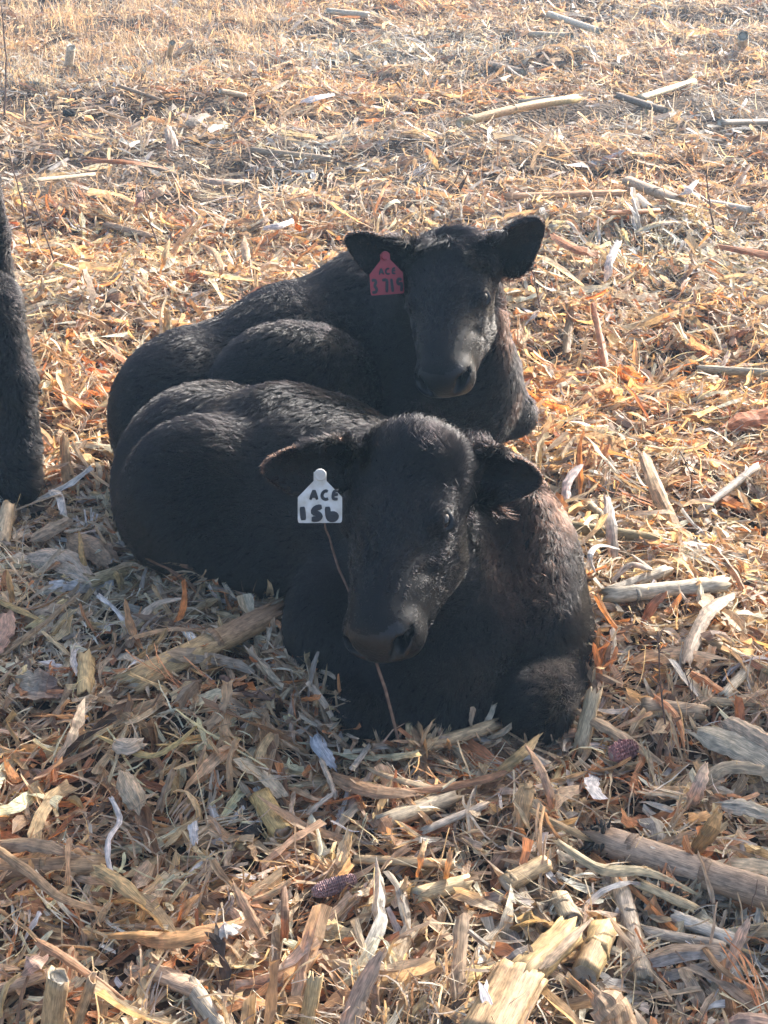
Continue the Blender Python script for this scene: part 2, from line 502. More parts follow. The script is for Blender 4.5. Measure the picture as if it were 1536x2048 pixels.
def make_calf(name, label, loc, prims, head=None, ears=(), h=.005, n_hair=160000, rust=(), comb=(-.8, .5, -.3),
              hair_len=.022, bounds=None, seed=1, hair_keep=None, hoofs=()):
    root = empty(name, loc)
    tag(root, label, 'calf', 'black calves')
    lo = np.array(bounds[0]); hi = np.array(bounds[1])
    F = Field(lo, hi, h)
    for p in prims:
        if p[0] == 'e': F.ell(p[1], p[2], p[4] if len(p) > 4 else None, p[3])
        elif p[0] == 'c': F.cone(p[1], p[2], p[3], p[4], p[5])
        elif p[0] == 'sc': F.cone(p[1], p[2], p[3], p[4], p[5], True)
    if head is not None:
        O, R, sc = head
        head_prims(F, O, R, sc)
    for b, t, nn, w in ears:
        F.ear(b, t, nn, w)
    V, Q = F.mesh()
    del F
    Nv, Nf = vnormals(V, Q)
    if head is not None:
        # skin folds on the bridge of the nose and under the eyes
        Lv = (V - O) @ R / sc
        m_ = np.exp(-((Lv[:, 1] - .215) / .075) ** 2) * np.clip((Lv[:, 2] + .125) / .03, 0, 1) * (Lv[:, 1] > 0)
        ph = 420 * (np.abs(Lv[:, 0]) * .85 + Lv[:, 1] * .30) + 2.2 * np.sin(38 * Lv[:, 1] + 20 * Lv[:, 0]) + 1.5 * np.sin(75 * Lv[:, 0])
        dsp = .0019 * m_ * np.sin(ph) * (.6 + .4 * np.sin(60 * Lv[:, 1] + 90 * Lv[:, 0]))
        V = V + Nv * dsp[:, None]
        Nv, Nf = vnormals(V, Q)
    if True:   # gentle unevenness of muscle and loose skin
        b_ = swirl(V, 17, seed + 40)[:, 0] * .0032 + swirl(V, 34, seed + 41)[:, 0] * .0012
        if head is not None: b_ *= np.clip((np.linalg.norm((V - O) @ R / sc - np.array([0, .16, -.07]), axis=1) - .16) / .1, 0, 1)
        V = V + Nv * b_[:, None]
        Nv, Nf = vnormals(V, Q)
    body = new_mesh_obj('body', V, Q, M_SKIN, smooth=True)
    body.data.materials.append(M_NOSE)
    set_parent(body, root)
    C = V[Q].mean(1)
    if head is not None:
        L = (C - O) @ R / sc
        pad = (L[:, 1] > .328 + np.maximum(0, np.abs(L[:, 0]) - .045) * .8 - .012 * (L[:, 2] < -.09) + .004 * np.sin(L[:, 0] * 160)) & (np.abs(L[:, 0]) < .060) & (L[:, 2] > -.120) & (L[:, 2] < -.036) & (L[:, 1] < .40)
        lid = np.zeros(len(L), bool)
        for s in (-1, 1):
            c_, r_e, n_, y_, z_ = eye_frame(s)
            dl = L - c_
            lid |= (((dl @ y_) / .0215) ** 2 + ((dl @ z_) / .0128) ** 2 < 1) & (dl @ n_ > 0) & (np.linalg.norm(dl, axis=1) < .035)
        naked = pad | lid
        body.data.polygons.foreach_set('material_index', naked.astype(np.int32))
        for s in (-1, 1):
            ez = O + R @ (eye_frame(s)[0] * sc)
            bpy_eye = uv_sphere('eye', ez, .0188 * sc, M_EYE)
            set_parent(bpy_eye, root)
    else:
        naked = np.zeros(len(C), bool)
    for hc_, hr_ in hoofs:
        for sd_ in (-1, 1):
            ho = uv_sphere('hoof', (hc_[0] + sd_ * hr_ * .42, hc_[1], hc_[2]), hr_, M_HOOF, (.52, 1.05, .75))
            set_parent(ho, root)
    # ---- coat
    r = np.random.default_rng(seed)
    area = np.linalg.norm(Nf, axis=1)
    w = area.copy(); w[naked] = 0
    w[C[:, 2] < .012] = 0
    if hair_keep is not None: w *= hair_keep(C)
    if head is not None:
        dh = np.linalg.norm(C - (O + R @ np.array([0, .16, -.07])), axis=1)
        w *= np.where(dh < .26, 1.9, 1.0)
        w *= 1
    # the far underside gets fewer hairs
    w *= np.where(Nf[:, 1] / (area + 1e-12) > .75, .5, 1)
    fi = r.choice(len(Q), n_hair, p=w / w.sum())
    a, b = r.random(n_hair), r.random(n_hair)
    def bl(X):
        q = X[Q[fi]]
        return ((1 - a) * (1 - b))[:, None] * q[:, 0] + (a * (1 - b))[:, None] * q[:, 1] + (a * b)[:, None] * q[:, 2] + ((1 - a) * b)[:, None] * q[:, 3]
    P = bl(V); Nn = bl(Nv); Nn /= np.linalg.norm(Nn, axis=1, keepdims=True)
    D = np.tile(np.array(comb, float), (n_hair, 1))
    LEN = hair_len * r.uniform(.65, 1.25, n_hair)
    lift = np.full(n_hair, .60)
    if head is not None:
        Lp = (P - O) @ R / sc
        hd = np.linalg.norm((Lp - np.array([0, .15, -.07])) / np.array([.17, .26, .17]), axis=1)
        wt = np.clip((1.25 - hd) / .4, 0, 1)
        # hair runs from the nose up the face and out sideways
        loc = np.stack([Lp[:, 0] * 6, -np.ones(n_hair) * .8, -.25 - Lp[:, 2] * 0], 1) @ R.T
        D = D * (1 - wt)[:, None] + loc * wt[:, None]
        face = np.clip((Lp[:, 1] - .02) / .20, 0, 1) * wt
        pollz = wt * np.clip((.10 - Lp[:, 1]) / .06, 0, 1)
        D = D + pollz[:, None] * 1.4 * swirl(P, 70, seed + 30)
        LEN *= 1 + .30 * pollz
        LEN *= (1 - wt) + wt * (1.0 - .40 * np.clip((Lp[:, 1] - .02) / .08, 0, 1) - .28 * np.clip((Lp[:, 1] - .16) / .14, 0, 1))
        side = np.clip((np.abs(Lp[:, 0]) - .05) / .03, 0, 1) * (Lp[:, 1] < .24)
        LEN *= 1 + .8 * wt * side * (Lp[:, 2] < -.085) * (Lp[:, 1] > .03)
        lift = lift * (1 - wt) + wt * (.50 - .26 * face)
        ear_hair = np.zeros(n_hair, bool)
        lift = lift + .40 * pollz
        for (b_, t_, nn_, w_) in ears:
            b_ = np.array(b_); t_ = np.array(t_); ax_ = t_ - b_; l_ = np.linalg.norm(ax_)
            u_ = np.clip(((P - b_) @ ax_) / l_ ** 2, 0, 1)
            near = np.linalg.norm(P - (b_ + u_[:, None] * ax_), axis=1) < .055
            near &= ((P - b_) @ ax_) / l_ > .02
            ear_hair |= near
            D[near] = ax_ / l_ + .5 * (P[near] - (b_ + u_[near, None] * ax_)) / .04
            LEN[near] = .0065 * r.uniform(.6, 1.3, near.sum())
            lift[near] = .28
    D = D / np.linalg.norm(D, axis=1, keepdims=True)
    D += .42 * swirl(P, 11, seed + 5) + .30 * swirl(P, 45, seed + 6)
    jit = r.normal(size=(n_hair, 3)) * .010
    tuft = hash3(P + jit, .022, seed)
    D += .30 * tuft + .22 * hash3(P + jit * .5, .010, seed + 9)
    D += r.normal(size=D.shape) * .22
    D -= Nn * (D * Nn).sum(1)[:, None]
    D /= np.linalg.norm(D, axis=1, keepdims=True) + 1e-9
    # tufts: neighbouring hairs lean together towards a shared tip
    n_tuft = n_hair // 12
    ci = r.choice(n_hair, n_tuft, replace=False)
    kd = KDTree(n_tuft)
    for q, i in enumerate(ci): kd.insert(P[i], q)
    kd.balance()
    own = np.fromiter((kd.find(p)[1] for p in P.tolist()), dtype=np.int64, count=n_hair)
    tl = r.uniform(.8, 1.2, n_tuft); LEN = LEN * tl[own]
    cj = r.normal(size=(n_tuft, 3))
    tuft_dir = D[ci] + .38 * cj; tuft_dir -= Nn[ci] * (tuft_dir * Nn[ci]).sum(1)[:, None]
    tuft_dir /= np.linalg.norm(tuft_dir, axis=1, keepdims=True)
    tuft_lift = lift[ci] * r.uniform(.5, 1.5, n_tuft)
    amt = np.full(n_hair, .40)
    if head is not None: amt = amt * (1 - .2 * wt); amt[ear_hair] *= .25
    D = D * (1 - amt[:, None]) + tuft_dir[own] * amt[:, None]
    D /= np.linalg.norm(D, axis=1, keepdims=True) + 1e-9
    lift = lift * (1 - amt) + tuft_lift[own] * amt
    pull = (P[ci][own] - P) * (amt * .75)[:, None]
    pl = np.linalg.norm(pull, axis=1, keepdims=True); pull *= np.minimum(1, .8 * LEN[:, None] / (pl + 1e-9))
    ph_ = r.uniform(0, 6.28, n_tuft)[own]; B = np.cross(Nn, D)
    curl = (LEN * .10)[:, None]
    K = 5
    st = np.linspace(0, 1, K)
    pts = np.zeros((n_hair, K, 3), np.float32)
    for j, s_ in enumerate(st):
        pts[:, j] = P - Nn * .001 + LEN[:, None] * (s_ * (Nn * lift[:, None] + D * .75) + s_ * s_ * (D * .25 - Nn * lift[:, None] * .40)) + pull * s_ ** 1.3 + B * curl * (np.sin(ph_ + 4.5 * s_) * s_)[:, None]
    hc = bpy.data.hair_curves.new('coat')
    hc.add_curves([K] * n_hair)
    hc.points.foreach_set('position', pts.ravel())
    rad = np.tile(np.array([.00050, .00046, .00038, .00026, .00008], np.float32), n_hair) * np.repeat(r.uniform(.8, 1.25, n_hair), K).astype(np.float32)
    if 'radius' not in hc.attributes: hc.attributes.new('radius', 'FLOAT', 'POINT')
    hc.attributes['radius'].data.foreach_set('value', rad.astype(np.float32))
    rust_sheen = np.zeros(n_hair)
    for c_, rr, amt in rust:
        rust_sheen = np.maximum(rust_sheen, amt * np.clip(1.3 - np.linalg.norm((P - np.array(c_)) / np.array(rr), axis=1), 0, 1))
    if head is not None: rust_sheen[ear_hair] = np.maximum(rust_sheen[ear_hair], .42)  # browner ear hair: the sunlit sheen of the ears put into colour
    rust_sheen = rust_sheen * r.uniform(.5, 1.1, n_hair) * np.clip(.75 + tuft[:, 0] * .5, 0, 1) + .02
    aa = hc.attributes.new('rust', 'FLOAT', 'CURVE')
    aa.data.foreach_set('value', np.clip(rust_sheen, 0, 1).astype(np.float32))
    hc.materials.append(M_COAT)
    co = bpy.data.objects.new('coat', hc)
    link(co)
    set_parent(co, root)
    return root

def uv_sphere(name, c, r, mat, sc=(1, 1, 1), n=20):
    vs = []; fs = []
    m = n // 2
    for i in range(m + 1):
        t = math.pi * i / m
        for j in range(n):
            p = math.tau * j / n
            vs.append((c[0] + r * sc[0] * math.sin(t) * math.cos(p), c[1] + r * sc[1] * math.sin(t) * math.sin(p), c[2] + r * sc[2] * math.cos(t)))
    for i in range(m):
        for j in range(n):
            fs.append((i * n + j, (i + 1) * n + j, (i + 1) * n + (j + 1) % n, i * n + (j + 1) % n))
    return new_mesh_obj(name, vs, fs, mat, smooth=True)

def tube_mesh(path, radii, n=8, flat=None):
    """tube through points; flat=(normal, factor) squashes it against a plane"""
    path = np.array(path, float); m = len(path)
    radii = np.broadcast_to(np.array(radii, float), (m,))
    tang = np.gradient(path, axis=0) if m > 2 else np.tile(path[1] - path[0], (2, 1))
    tang /= np.linalg.norm(tang, axis=1, keepdims=True) + 1e-12
    ref = np.array([0, 0, 1.0]) if abs(tang[0][2]) < .9 else np.array([1.0, 0, 0])
    if flat is not None: ref = np.array(flat[0], float)
    V = []
    for i in range(m):
        u = np.cross(tang[i], ref); u /= np.linalg.norm(u) + 1e-12
        v = np.cross(u, tang[i])
        for j in range(n):
            a = math.tau * j / n
            V.append(path[i] + radii[i] * (math.cos(a) * u + math.sin(a) * v * (flat[1] if flat else 1)))
    V += [path[0], path[-1]]
    Fc = []
    for i in range(m - 1):
        for j in range(n):
            Fc.append((i * n + j, i * n + (j + 1) % n, (i + 1) * n + (j + 1) % n, (i + 1) * n + j))
    c0, c1 = m * n, m * n + 1
    for j in range(n):
        Fc.append((c0, (j + 1) % n, j, j))
        Fc.append((c1, (m - 1) * n + j, (m - 1) * n + (j + 1) % n, (m - 1) * n + (j + 1) % n))
    Fc2 = [tuple(f) for f in Fc]
    return V, Fc2

def poly_obj(name, V, Fc, mat, smooth=False):
    me = bpy.data.meshes.new(name)
    Fc = [tuple(dict.fromkeys(f)) for f in Fc]
    me.from_pydata([tuple(v) for v in V], [], Fc)
    me.update()
    me.polygons.foreach_set('use_smooth', [smooth] * len(Fc))
    me.materials.append(mat)
    return link(bpy.data.objects.new(name, me))

def build_veil():  # bluish volume added for the veil of lens glare as well as thin haze
    x, y0, y1, z0, z1 = 700, -700, 1000, -1.2, 2.2
    V = [(-x, y0, z0), (x, y0, z0), (x, y1, z0), (-x, y1, z0), (-x, y0, z1), (x, y0, z1), (x, y1, z1), (-x, y1, z1)]
    Fc = [(3, 2, 1, 0), (4, 5, 6, 7), (0, 1, 5, 4), (1, 2, 6, 5), (2, 3, 7, 6), (3, 0, 4, 7)]
    m, nt, out = nodes_of('haze_glare_veil')
    v = nt.nodes.new('ShaderNodeVolumePrincipled')
    v.inputs['Color'].default_value = (.46, .72, 1, 1)
    v.inputs['Density'].default_value = .0046
    v.inputs['Anisotropy'].default_value = .25
    nt.links.new(v.outputs[0], out.inputs['Volume'])
    o = new_mesh_obj('veil_box', V, Fc, m)
    tag(o, kind='stuff')
build_veil()

# ------------------------------------------------------------------ calves
def rotz(a):
    c, s = math.cos(math.radians(a)), math.sin(math.radians(a))
    return np.array([[c, -s, 0], [s, c, 0], [0, 0, 1.0]])

# calf lying in front, chest towards the viewer, hindquarters behind and to one side
fr = [
    ('c', at(425, 950, 2.80), at(900, 1085, 2.46), .185, .185, .05),
    ('e', at(395, 990, 2.86), (.165, .20, .185), .05),
    ('e', at(610, 985, 2.70), (.20, .19, .19), .06),
    ('e', at(415, 1010, 2.62), (.165, .115, .175), .035),
    ('c', at(430, 1080, 2.60), at(600, 1150, 2.50), .09, .065, .05),
    ('e', at(560, 830, 2.72), (.075, .06, .05), .04),
    ('e', at(960, 1060, 2.50), (.12, .15, .13), .06),
    ('e', at(900, 1250, 2.32), (.19, .17, .19), .06),
    ('e', at(1045, 1190, 2.40), (.105, .16, .19), .035),
    ('e', at(1075, 1300, 2.33), (.095, .12, .13), .04),
    ('e', at(700, 1260, 2.34), (.115, .13, .14), .05),
    ('e', at(860, 1370, 2.20), (.13, .12, .10), .05),
    ('c', at(1118, 1345, 2.32), at(1070, 1408, 2.13), .078, .060, .022),
    ('c', at(1072, 1425, 2.13), at(1060, 1330, 2.42), .045, .04, .02),
    ('c', at(665, 1330, 2.33), at(742, 1436, 2.14), .080, .060, .018),
    ('c', at(745, 1435, 2.12), at(800, 1380, 2.36), .045, .04, .02),
    ('c', at(900, 1080, 2.50), at(815, 985, 2.36), .150, .095, .06),
    ('e', at(850, 1130, 2.28), (.085, .12, .12), .05),
    ('c', at(1035, 1020, 2.36), at(1060, 1220, 2.28), .055, .075, .04),
]
O1 = at(806, 872, 2.25); N1 = at(715, 1262, 1.95)
nd1 = N1 - O1; s1 = np.linalg.norm(nd1) / .365
R1 = frame(nd1, (-.36, -.51, .74))
ears1 = [(at(705, 922, 2.27), at(524, 940, 2.22), (-.15, -.90, .10), .082),
         (at(915, 925, 2.31), at(1084, 962, 2.27), (.20, -.85, .05), .080)]
front = make_calf('black_calf', 'black calf with white ear tag lying nearest the camera, chest forward', (0.0, 2.45, 0), fr,
                  (O1, R1, s1), ears1, h=.0042, n_hair=300000,
                  rust=[(at(1040, 1110, 2.28), (.06, .12, .14), .6), (at(1100, 1000, 2.42), (.05, .1, .06), .5)],
                  comb=(-.80, -.32, -.50), hair_len=.0175, bounds=((-.66, 1.84, -.04), (.48, 3.12, .62)), seed=3)

# calf lying behind
bk = [
    ('c', at(420, 825, 3.20), at(800, 700, 3.32), .175, .19, .06),
    ('e', at(400, 830, 3.18), (.175, .20, .19), .06),
    ('e', at(330, 850, 3.15), (.11, .15, .15), .05),
    ('e', at(600, 740, 3.24), (.20, .19, .19), .06),
    ('e', at(590, 785, 3.04), (.175, .11, .155), .030),
    ('e', at(760, 640, 3.30), (.16, .15, .165), .06),
    ('e', at(890, 770, 3.18), (.155, .16, .18), .06),
    ('e', at(960, 775, 3.20), (.075, .12, .13), .05),
    ('c', at(970, 790, 3.24), at(1025, 826, 3.22), .080, .050, .04),
    ('c', at(800, 800, 3.15), at(830, 850, 3.02), .08, .06, .03),
    ('c', at(850, 660, 3.24), at(895, 570, 3.12), .16, .105, .06),
    ('c', at(960, 640, 3.10), at(965, 740, 3.12), .055, .06, .05),
]
O2 = at(895, 480, 3.02); N2 = at(868, 738, 2.74)
nd2 = N2 - O2; s2 = np.linalg.norm(nd2) / .365
R2 = frame(nd2, (-.26, -.55, .78))
ears2 = [(at(818, 520, 3.06), at(690, 474, 3.02), (-.25, -.9, .0), .080),
         (at(965, 525, 3.07), at(1084, 440, 3.02), (.30, -.9, .05), .088)]
make_calf('black_calf', 'black calf with red ear tag lying behind the other one, ears raised', (0.0, 3.2, 0), bk,
          (O2, R2, s2), ears2, h=.005, n_hair=220000,
          rust=[(at(1022, 640, 3.02), (.03, .1, .12), .8), (at(1050, 820, 3.1), (.03, .05, .05), .5)],
          comb=(-.85, -.30, -.46), hair_len=.0175, bounds=((-.78, 2.62, -.04), (.42, 3.60, .70)), seed=5)

# standing calf whose hind leg reaches into the picture
def W(x, y, z): return np.array([x + .028, y, z])
gx = at(42, 962, 3.06)[0]
st = [
    ('c', W(-1.06, 3.22, .60), W(-1.62, 3.32, .60), .165, .165, .06),
    ('e', W(-1.00, 3.20, .62), (.135, .15, .15), .05),
    ('e', W(-1.35, 3.27, .55), (.24, .18, .18), .06),
    ('e', W(-1.66, 3.32, .58), (.15, .16, .19), .06),
    ('e', W(-.985, 3.14, .50), (.115, .085, .17), .05),
    ('c', W(-.96, 3.13, .42), at(-22, 610, 3.12), .078, .054, .04),
    ('c', at(-14, 600, 3.12), at(18, 760, 3.10), .054, .047, .03),
    ('c', at(18, 760, 3.10), at(34, 890, 3.08), .047, .043, .03),
    ('c', at(30, 890, 3.08), at(46, 972, 3.05), .044, .040, .02),
    ('c', at(-20, 880, 3.10), at(0, 965, 3.08), .044, .040, .02),
    ('c', W(-1.02, 3.32, .50), W(-.96, 3.36, .30), .09, .05, .04),
    ('c', W(-.96, 3.36, .30), W(-.98, 3.34, .04), .045, .035, .03),
    ('c', W(-1.62, 3.22, .46), W(-1.64, 3.20, .26), .075, .045, .04),
    ('c', W(-1.64, 3.20, .26), W(-1.63, 3.18, .03), .043, .034, .03),
    ('c', W(-1.66, 3.42, .46), W(-1.72, 3.42, .26), .075, .045, .04),
    ('c', W(-1.72, 3.42, .26), W(-1.71, 3.40, .03), .043, .034, .03),
    ('c', W(-1.70, 3.32, .64), W(-1.90, 3.30, .80), .13, .095, .05),
    ('c', W(-.87, 3.22, .70), W(-.865, 3.25, .52), .026, .020, .02),
    ('c', W(-.865, 3.25, .52), W(-.88, 3.26, .30), .020, .030, .02),
]
O3 = W(-1.90, 3.30, .90)
R3 = frame((-.85, -.1, -.45), (-.45, 0, .85))
ears3 = [(W(-1.90, 3.25, .87), W(-1.84, 3.10, .88), (-.8, 0, .1), .07), (W(-1.90, 3.37, .87), W(-1.84, 3.50, .88), (-.8, 0, .1), .07)]
calf3 = make_calf('black_calf', 'black calf standing at the picture edge, only its shaggy leg showing', (-1.3, 3.25, 0), st,
          (O3, R3, .95), ears3, h=.008, n_hair=110000, comb=(.25, .1, -.9), hair_len=.018,
          bounds=((-2.36, 2.95, -.04), (-.55, 3.65, 1.0)), seed=8,
          hair_keep=lambda C: np.where(C[:, 0] > -1.0, 6.0, 1.0))

# another standing calf out of the picture, whose shade lies over the near ground
ro = calf3.copy(); link(ro)
ro.location = (1.36, 2.50, 0); ro.rotation_euler = (0, 0, math.radians(-75))
ro['label'] = 'black calf standing beside the lying calves, just outside the picture'
for ch in [o for o in COL.objects if o.parent == calf3]:
    d = ch.copy(); link(d); d.parent = ro; d.matrix_parent_inverse = ch.matrix_parent_inverse.copy()

# ------------------------------------------------------------------ ear tags
GLYPH = {
 'A': [[(0, 0), (.42, 1), (.5, 1), (.9, 0)], [(.2, .38), (.78, .38)]],
 'C': [[(.85, .9), (.55, 1), (.2, .8), (.05, .45), (.2, .12), (.6, 0), (.9, .12)]],
 'E': [[(.85, .98), (.3, .95), (.2, .5), (.15, .05), (.8, .05)], [(.2, .52), (.85, .58)]],
 '1': [[(.4, 1), (.45, .5), (.5, 0)]],
 '5': [[(.95, 1), (.35, .9), (.15, .55), (.6, .5), (.85, .28), (.6, .06), (.05, .08)]],
 'b': [[(.12, 1), (.15, .5), (.25, .05), (.75, .03), (.95, .3), (.7, .48), (.25, .4)]],
 '3': [[(.1, .95), (.6, 1), (.8, .78), (.4, .55), (.85, .3), (.6, .03), (.05, .08)]],
 '7': [[(.05, .92), (.85, .98), (.7, .5), (.65, 0)]],
 '9': [[(.85, .85), (.4, 1), (.1, .72), (.4, .5), (.85, .7), (.8, .3), (.7, 0)]],
}
def ear_tag(calf, centre, right, up, w, h, apex, mat, label, rows, stem_h):
    right = np.array(right, float); right /= np.linalg.norm(right)
    up = np.array(up, float); up -= right * (up @ right); up /= np.linalg.norm(up)
    nrm = np.cross(right, up)
    P = lambda x, y, z=0.0: centre + right * x + up * y + nrm * z
    sw = w * .145
    out = [(-w / 2 + .004, -h / 2), (w / 2 - .004, -h / 2), (w / 2 - .001, -h / 2 + .001), (w / 2, -h / 2 + .005), (w / 2, h / 2 - .002), (w / 2 - .002, h / 2),
           (sw, h / 2 + apex), (sw, h / 2 + apex + stem_h), (-sw, h / 2 + apex + stem_h), (-sw, h / 2 + apex), (-w / 2 + .002, h / 2), (-w / 2, h / 2 - .002), (-w / 2, -h / 2 + .005), (-w / 2 + .001, -h / 2 + .001)]
    n = len(out); t = .0018
    cur = lambda x, y: -.9 * x * x
    V = [P(x, y, t / 2 + cur(x, y)) for x, y in out] + [P(x, y, -t / 2 + cur(x, y)) for x, y in out]
    Fc = [tuple(range(n)), tuple(range(2 * n - 1, n - 1, -1))] + [(i, i + n, (i + 1) % n + n, (i + 1) % n) for i in range(n)]
    tg = poly_obj('ear_tag', V, Fc, mat)
    tag(tg, label)
    set_parent(tg, calf)
    # round fastening button on the stem
    b = P(0, h / 2 + apex + stem_h * .7, .003)
    Vb, Fb = tube_mesh([b - nrm * .002, b + nrm * .003], [.0095, .0085], 14)
    bo = poly_obj('button', Vb, Fb, mat, False); set_child(bo, tg)
    for text, xs_, y0, cw, ch, sw_ in rows:
        for x, chh in zip(xs_, text):
            for stroke in GLYPH[chh]:
                pts = []
                for a, b2 in zip(stroke[:-1], stroke[1:]):
                    for q in np.linspace(0, 1, 4)[:-1]:
                        pts.append((a[0] + (b2[0] - a[0]) * q, a[1] + (b2[1] - a[1]) * q))
                pts.append(stroke[-1])
                path = [P(x + px_ * cw, y0 + py_ * ch, t / 2 + .0003 + cur(x + px_ * cw, 0)) for px_, py_ in pts]
                path = np.array(path)
                for _ in range(2):
                    path[1:-1] = (path[:-2] + 2 * path[1:-1] + path[2:]) / 4
                rad = sw_ / 2 * np.concatenate([[.7], np.ones(len(path) - 2), [.75]])
                V2, F2 = tube_mesh(path, rad, 8, flat=(nrm, .14))
                so = poly_obj('lettering', V2, F2, M_INK, True)
                set_child(so, tg)

def set_child(c, p):
    c.parent = p
    # p sits under an empty with a compensated transform, so its world matrix is the identity

calves = [o for o in COL.objects if o.name.startswith('black_calf')]
ear_tag(calves[0], at(640, 1019, 2.14), (1, .10, -.045), (0, .35, .93), .0690, .0420, .0235, M_WHITE_TAG, 'white ear tag marked ACE 15b in black ink',
        [('ACE', (-.0150, .0020, .0180), .0155, .0118, .0140, .0050), ('15b', (-.0345, -.0140, .0095), -.0165, .0175, .0210, .0090)], .014)
ear_tag(calves[1], at(774, 567, 2.985), (1, .30, -.03), (0, .35, .93), .0700, .0440, .0250, M_RED_TAG, 'red ear tag marked ACE 3719 in dark ink',
        [('ACE', (-.0150, -.002, .0110), .0185, .0100, .0115, .0038), ('3719', (-.0330, -.0105, .0040, .0195), -.0175, .0135, .0265, .0062)], .012)

# ------------------------------------------------------------------ crop litter
PAL = {
 'straw': (.60, .485, .32), 'cream': (.74, .65, .50), 'tan': (.50, .375, .255), 'orange': (.60, .30, .145), 'rust': (.41, .205, .115),
 'brown': (.29, .20, .135), 'grey': (.47, .415, .35), 'white': (.82, .79, .73), 'dark': (.085, .065, .053), 'olive': (.37, .31, .18), 'bluegrey': (.44, .45, .45),
 'yellow': (.60, .47, .27),
}
PN = list(PAL); PC = np.array([PAL[k] for k in PN])

def terr_normal(x, y):
    e = .01
    gx_ = (terrain(x + e, y) - terrain(x - e, y)) / (2 * e)
    gy_ = (terrain(x, y + e) - terrain(x, y - e)) / (2 * e)
    return gx_, gy_

def ribbons(P0, L, Wd, az, pitch, S, curl, bend, fold, taper, tint, rng, cols=3, jag=.15):
    """many thin strips at once: verts (N*(S+1)*cols), quads, per-vertex tint and grain"""
    n = len(P0)
    t = np.linspace(0, 1, S + 1)
    s_ = (t - .5)
    A = az[:, None] + curl[:, None] * s_[None] * 2 + rng.normal(0, .10, (n, S + 1))
    B = pitch[:, None] + bend[:, None] * s_[None] * 2
    d = np.stack([np.cos(A) * np.cos(B), np.sin(A) * np.cos(B), np.sin(B)], -1)
    step = d * (L[:, None] / S)[..., None]
    path = np.cumsum(step, 1) - step
    path = path - path.mean(1, keepdims=True) + P0[:, None]
    side = np.stack([-np.sin(A), np.cos(A), np.zeros_like(A)], -1)
    up = np.cross(d, side)
    roll = (rng.normal(0, .5, n)[:, None] + rng.normal(0, .9, n)[:, None] * s_[None])
    sd_ = side * np.cos(roll)[..., None] + up * np.sin(roll)[..., None]
    un = -side * np.sin(roll)[..., None] + up * np.cos(roll)[..., None]
    prof = 1 - taper[:, None] * (np.abs(2 * t[None] - 1 + rng.normal(0, .25, (n, 1))) ** 1.7)
    prof = np.clip(prof, .25, 1.2) * (1 + rng.normal(0, jag, (n, S + 1)))
    w = Wd[:, None] * .5 * prof
    c = np.linspace(-1, 1, cols)
    V = path[:, :, None, :] + sd_[:, :, None, :] * (w[..., None] * c)[..., None]
    V = V + un[:, :, None, :] * ((w[..., None] * (c ** 2 - .5)) * fold[:, None, None])[..., None]
    ends = rng.normal(0, .55, (n, 2, cols)) * (Wd * .7)[:, None, None]
    V[:, 0] += d[:, 0][:, None, :] * ends[:, 0][..., None]
    V[:, -1] += d[:, -1][:, None, :] * ends[:, 1][..., None]
    nv = (S + 1) * cols
    base = (np.arange(n) * nv)[:, None, None]
    i = np.arange(S)[:, None] * cols + np.arange(cols - 1)[None]
    q = np.stack([i, i + 1, i + 1 + cols, i + cols], -1).reshape(1, -1, 4) + base
    g = np.zeros((n, S + 1, cols, 3))
    g[..., 0] = (w[..., None] * c) + rng.random(n)[:, None, None] * 30
    g[..., 1] = (t * 1.0)[None, :, None] * L[:, None, None] + rng.random(n)[:, None, None] * 30
    tn = np.broadcast_to(tint[:, None, None, :], (n, S + 1, cols, 3)).copy()
    tn *= (1 + rng.normal(0, .06, (n, S + 1, 1, 1)))
    T = np.concatenate([tn, np.ones_like(tn[..., :1])], -1)
    return V.reshape(-1, 3), q.reshape(-1, 4), T.reshape(-1, 4), g.reshape(-1, 3)

def merge(parts):
    V, Q, T, G = [], [], [], []; o = 0
    for v, q, t, g in parts:
        V.append(v); Q.append(q + o); T.append(t); G.append(g); o += len(v)
    return np.concatenate(V), np.concatenate(Q), np.concatenate(T), np.concatenate(G)

def litter_obj(name, parts, mat, kind='stuff', label=None, cat=None, group=None, parent=None, smooth=False):
    V, Q, T, G = merge(parts)
    o = new_mesh_obj(name, V, Q, mat, smooth=smooth)
    add_attr(o, 'tint', 'FLOAT_COLOR', T); add_attr(o, 'grain', 'FLOAT_VECTOR', G)
    if kind: tag(o, label, cat, kind=kind)
    return o

def sample_tint(rng, n, probs):
    p = np.array([probs.get(k, 0) for k in PN], float); p /= p.sum()
    c = PC[rng.choice(len(PN), n, p=p)]
    c = c * rng.uniform(.72, 1.28, (n, 1)) * (1 + rng.normal(0, .02, (n, 3)))
    return np.clip(c, .01, .85)

# patches where more orange husk or more grey stubble lies
def patch(x, y, f, seed):
    r = np.random.default_rng(seed); z = 0
    for _ in range(5):
        a = r.uniform(0, 6.28); z = z + np.sin((x * math.cos(a) + y * math.sin(a)) * f * r.uniform(.6, 1.5) + r.uniform(0, 6.28))
    return z / 2.5

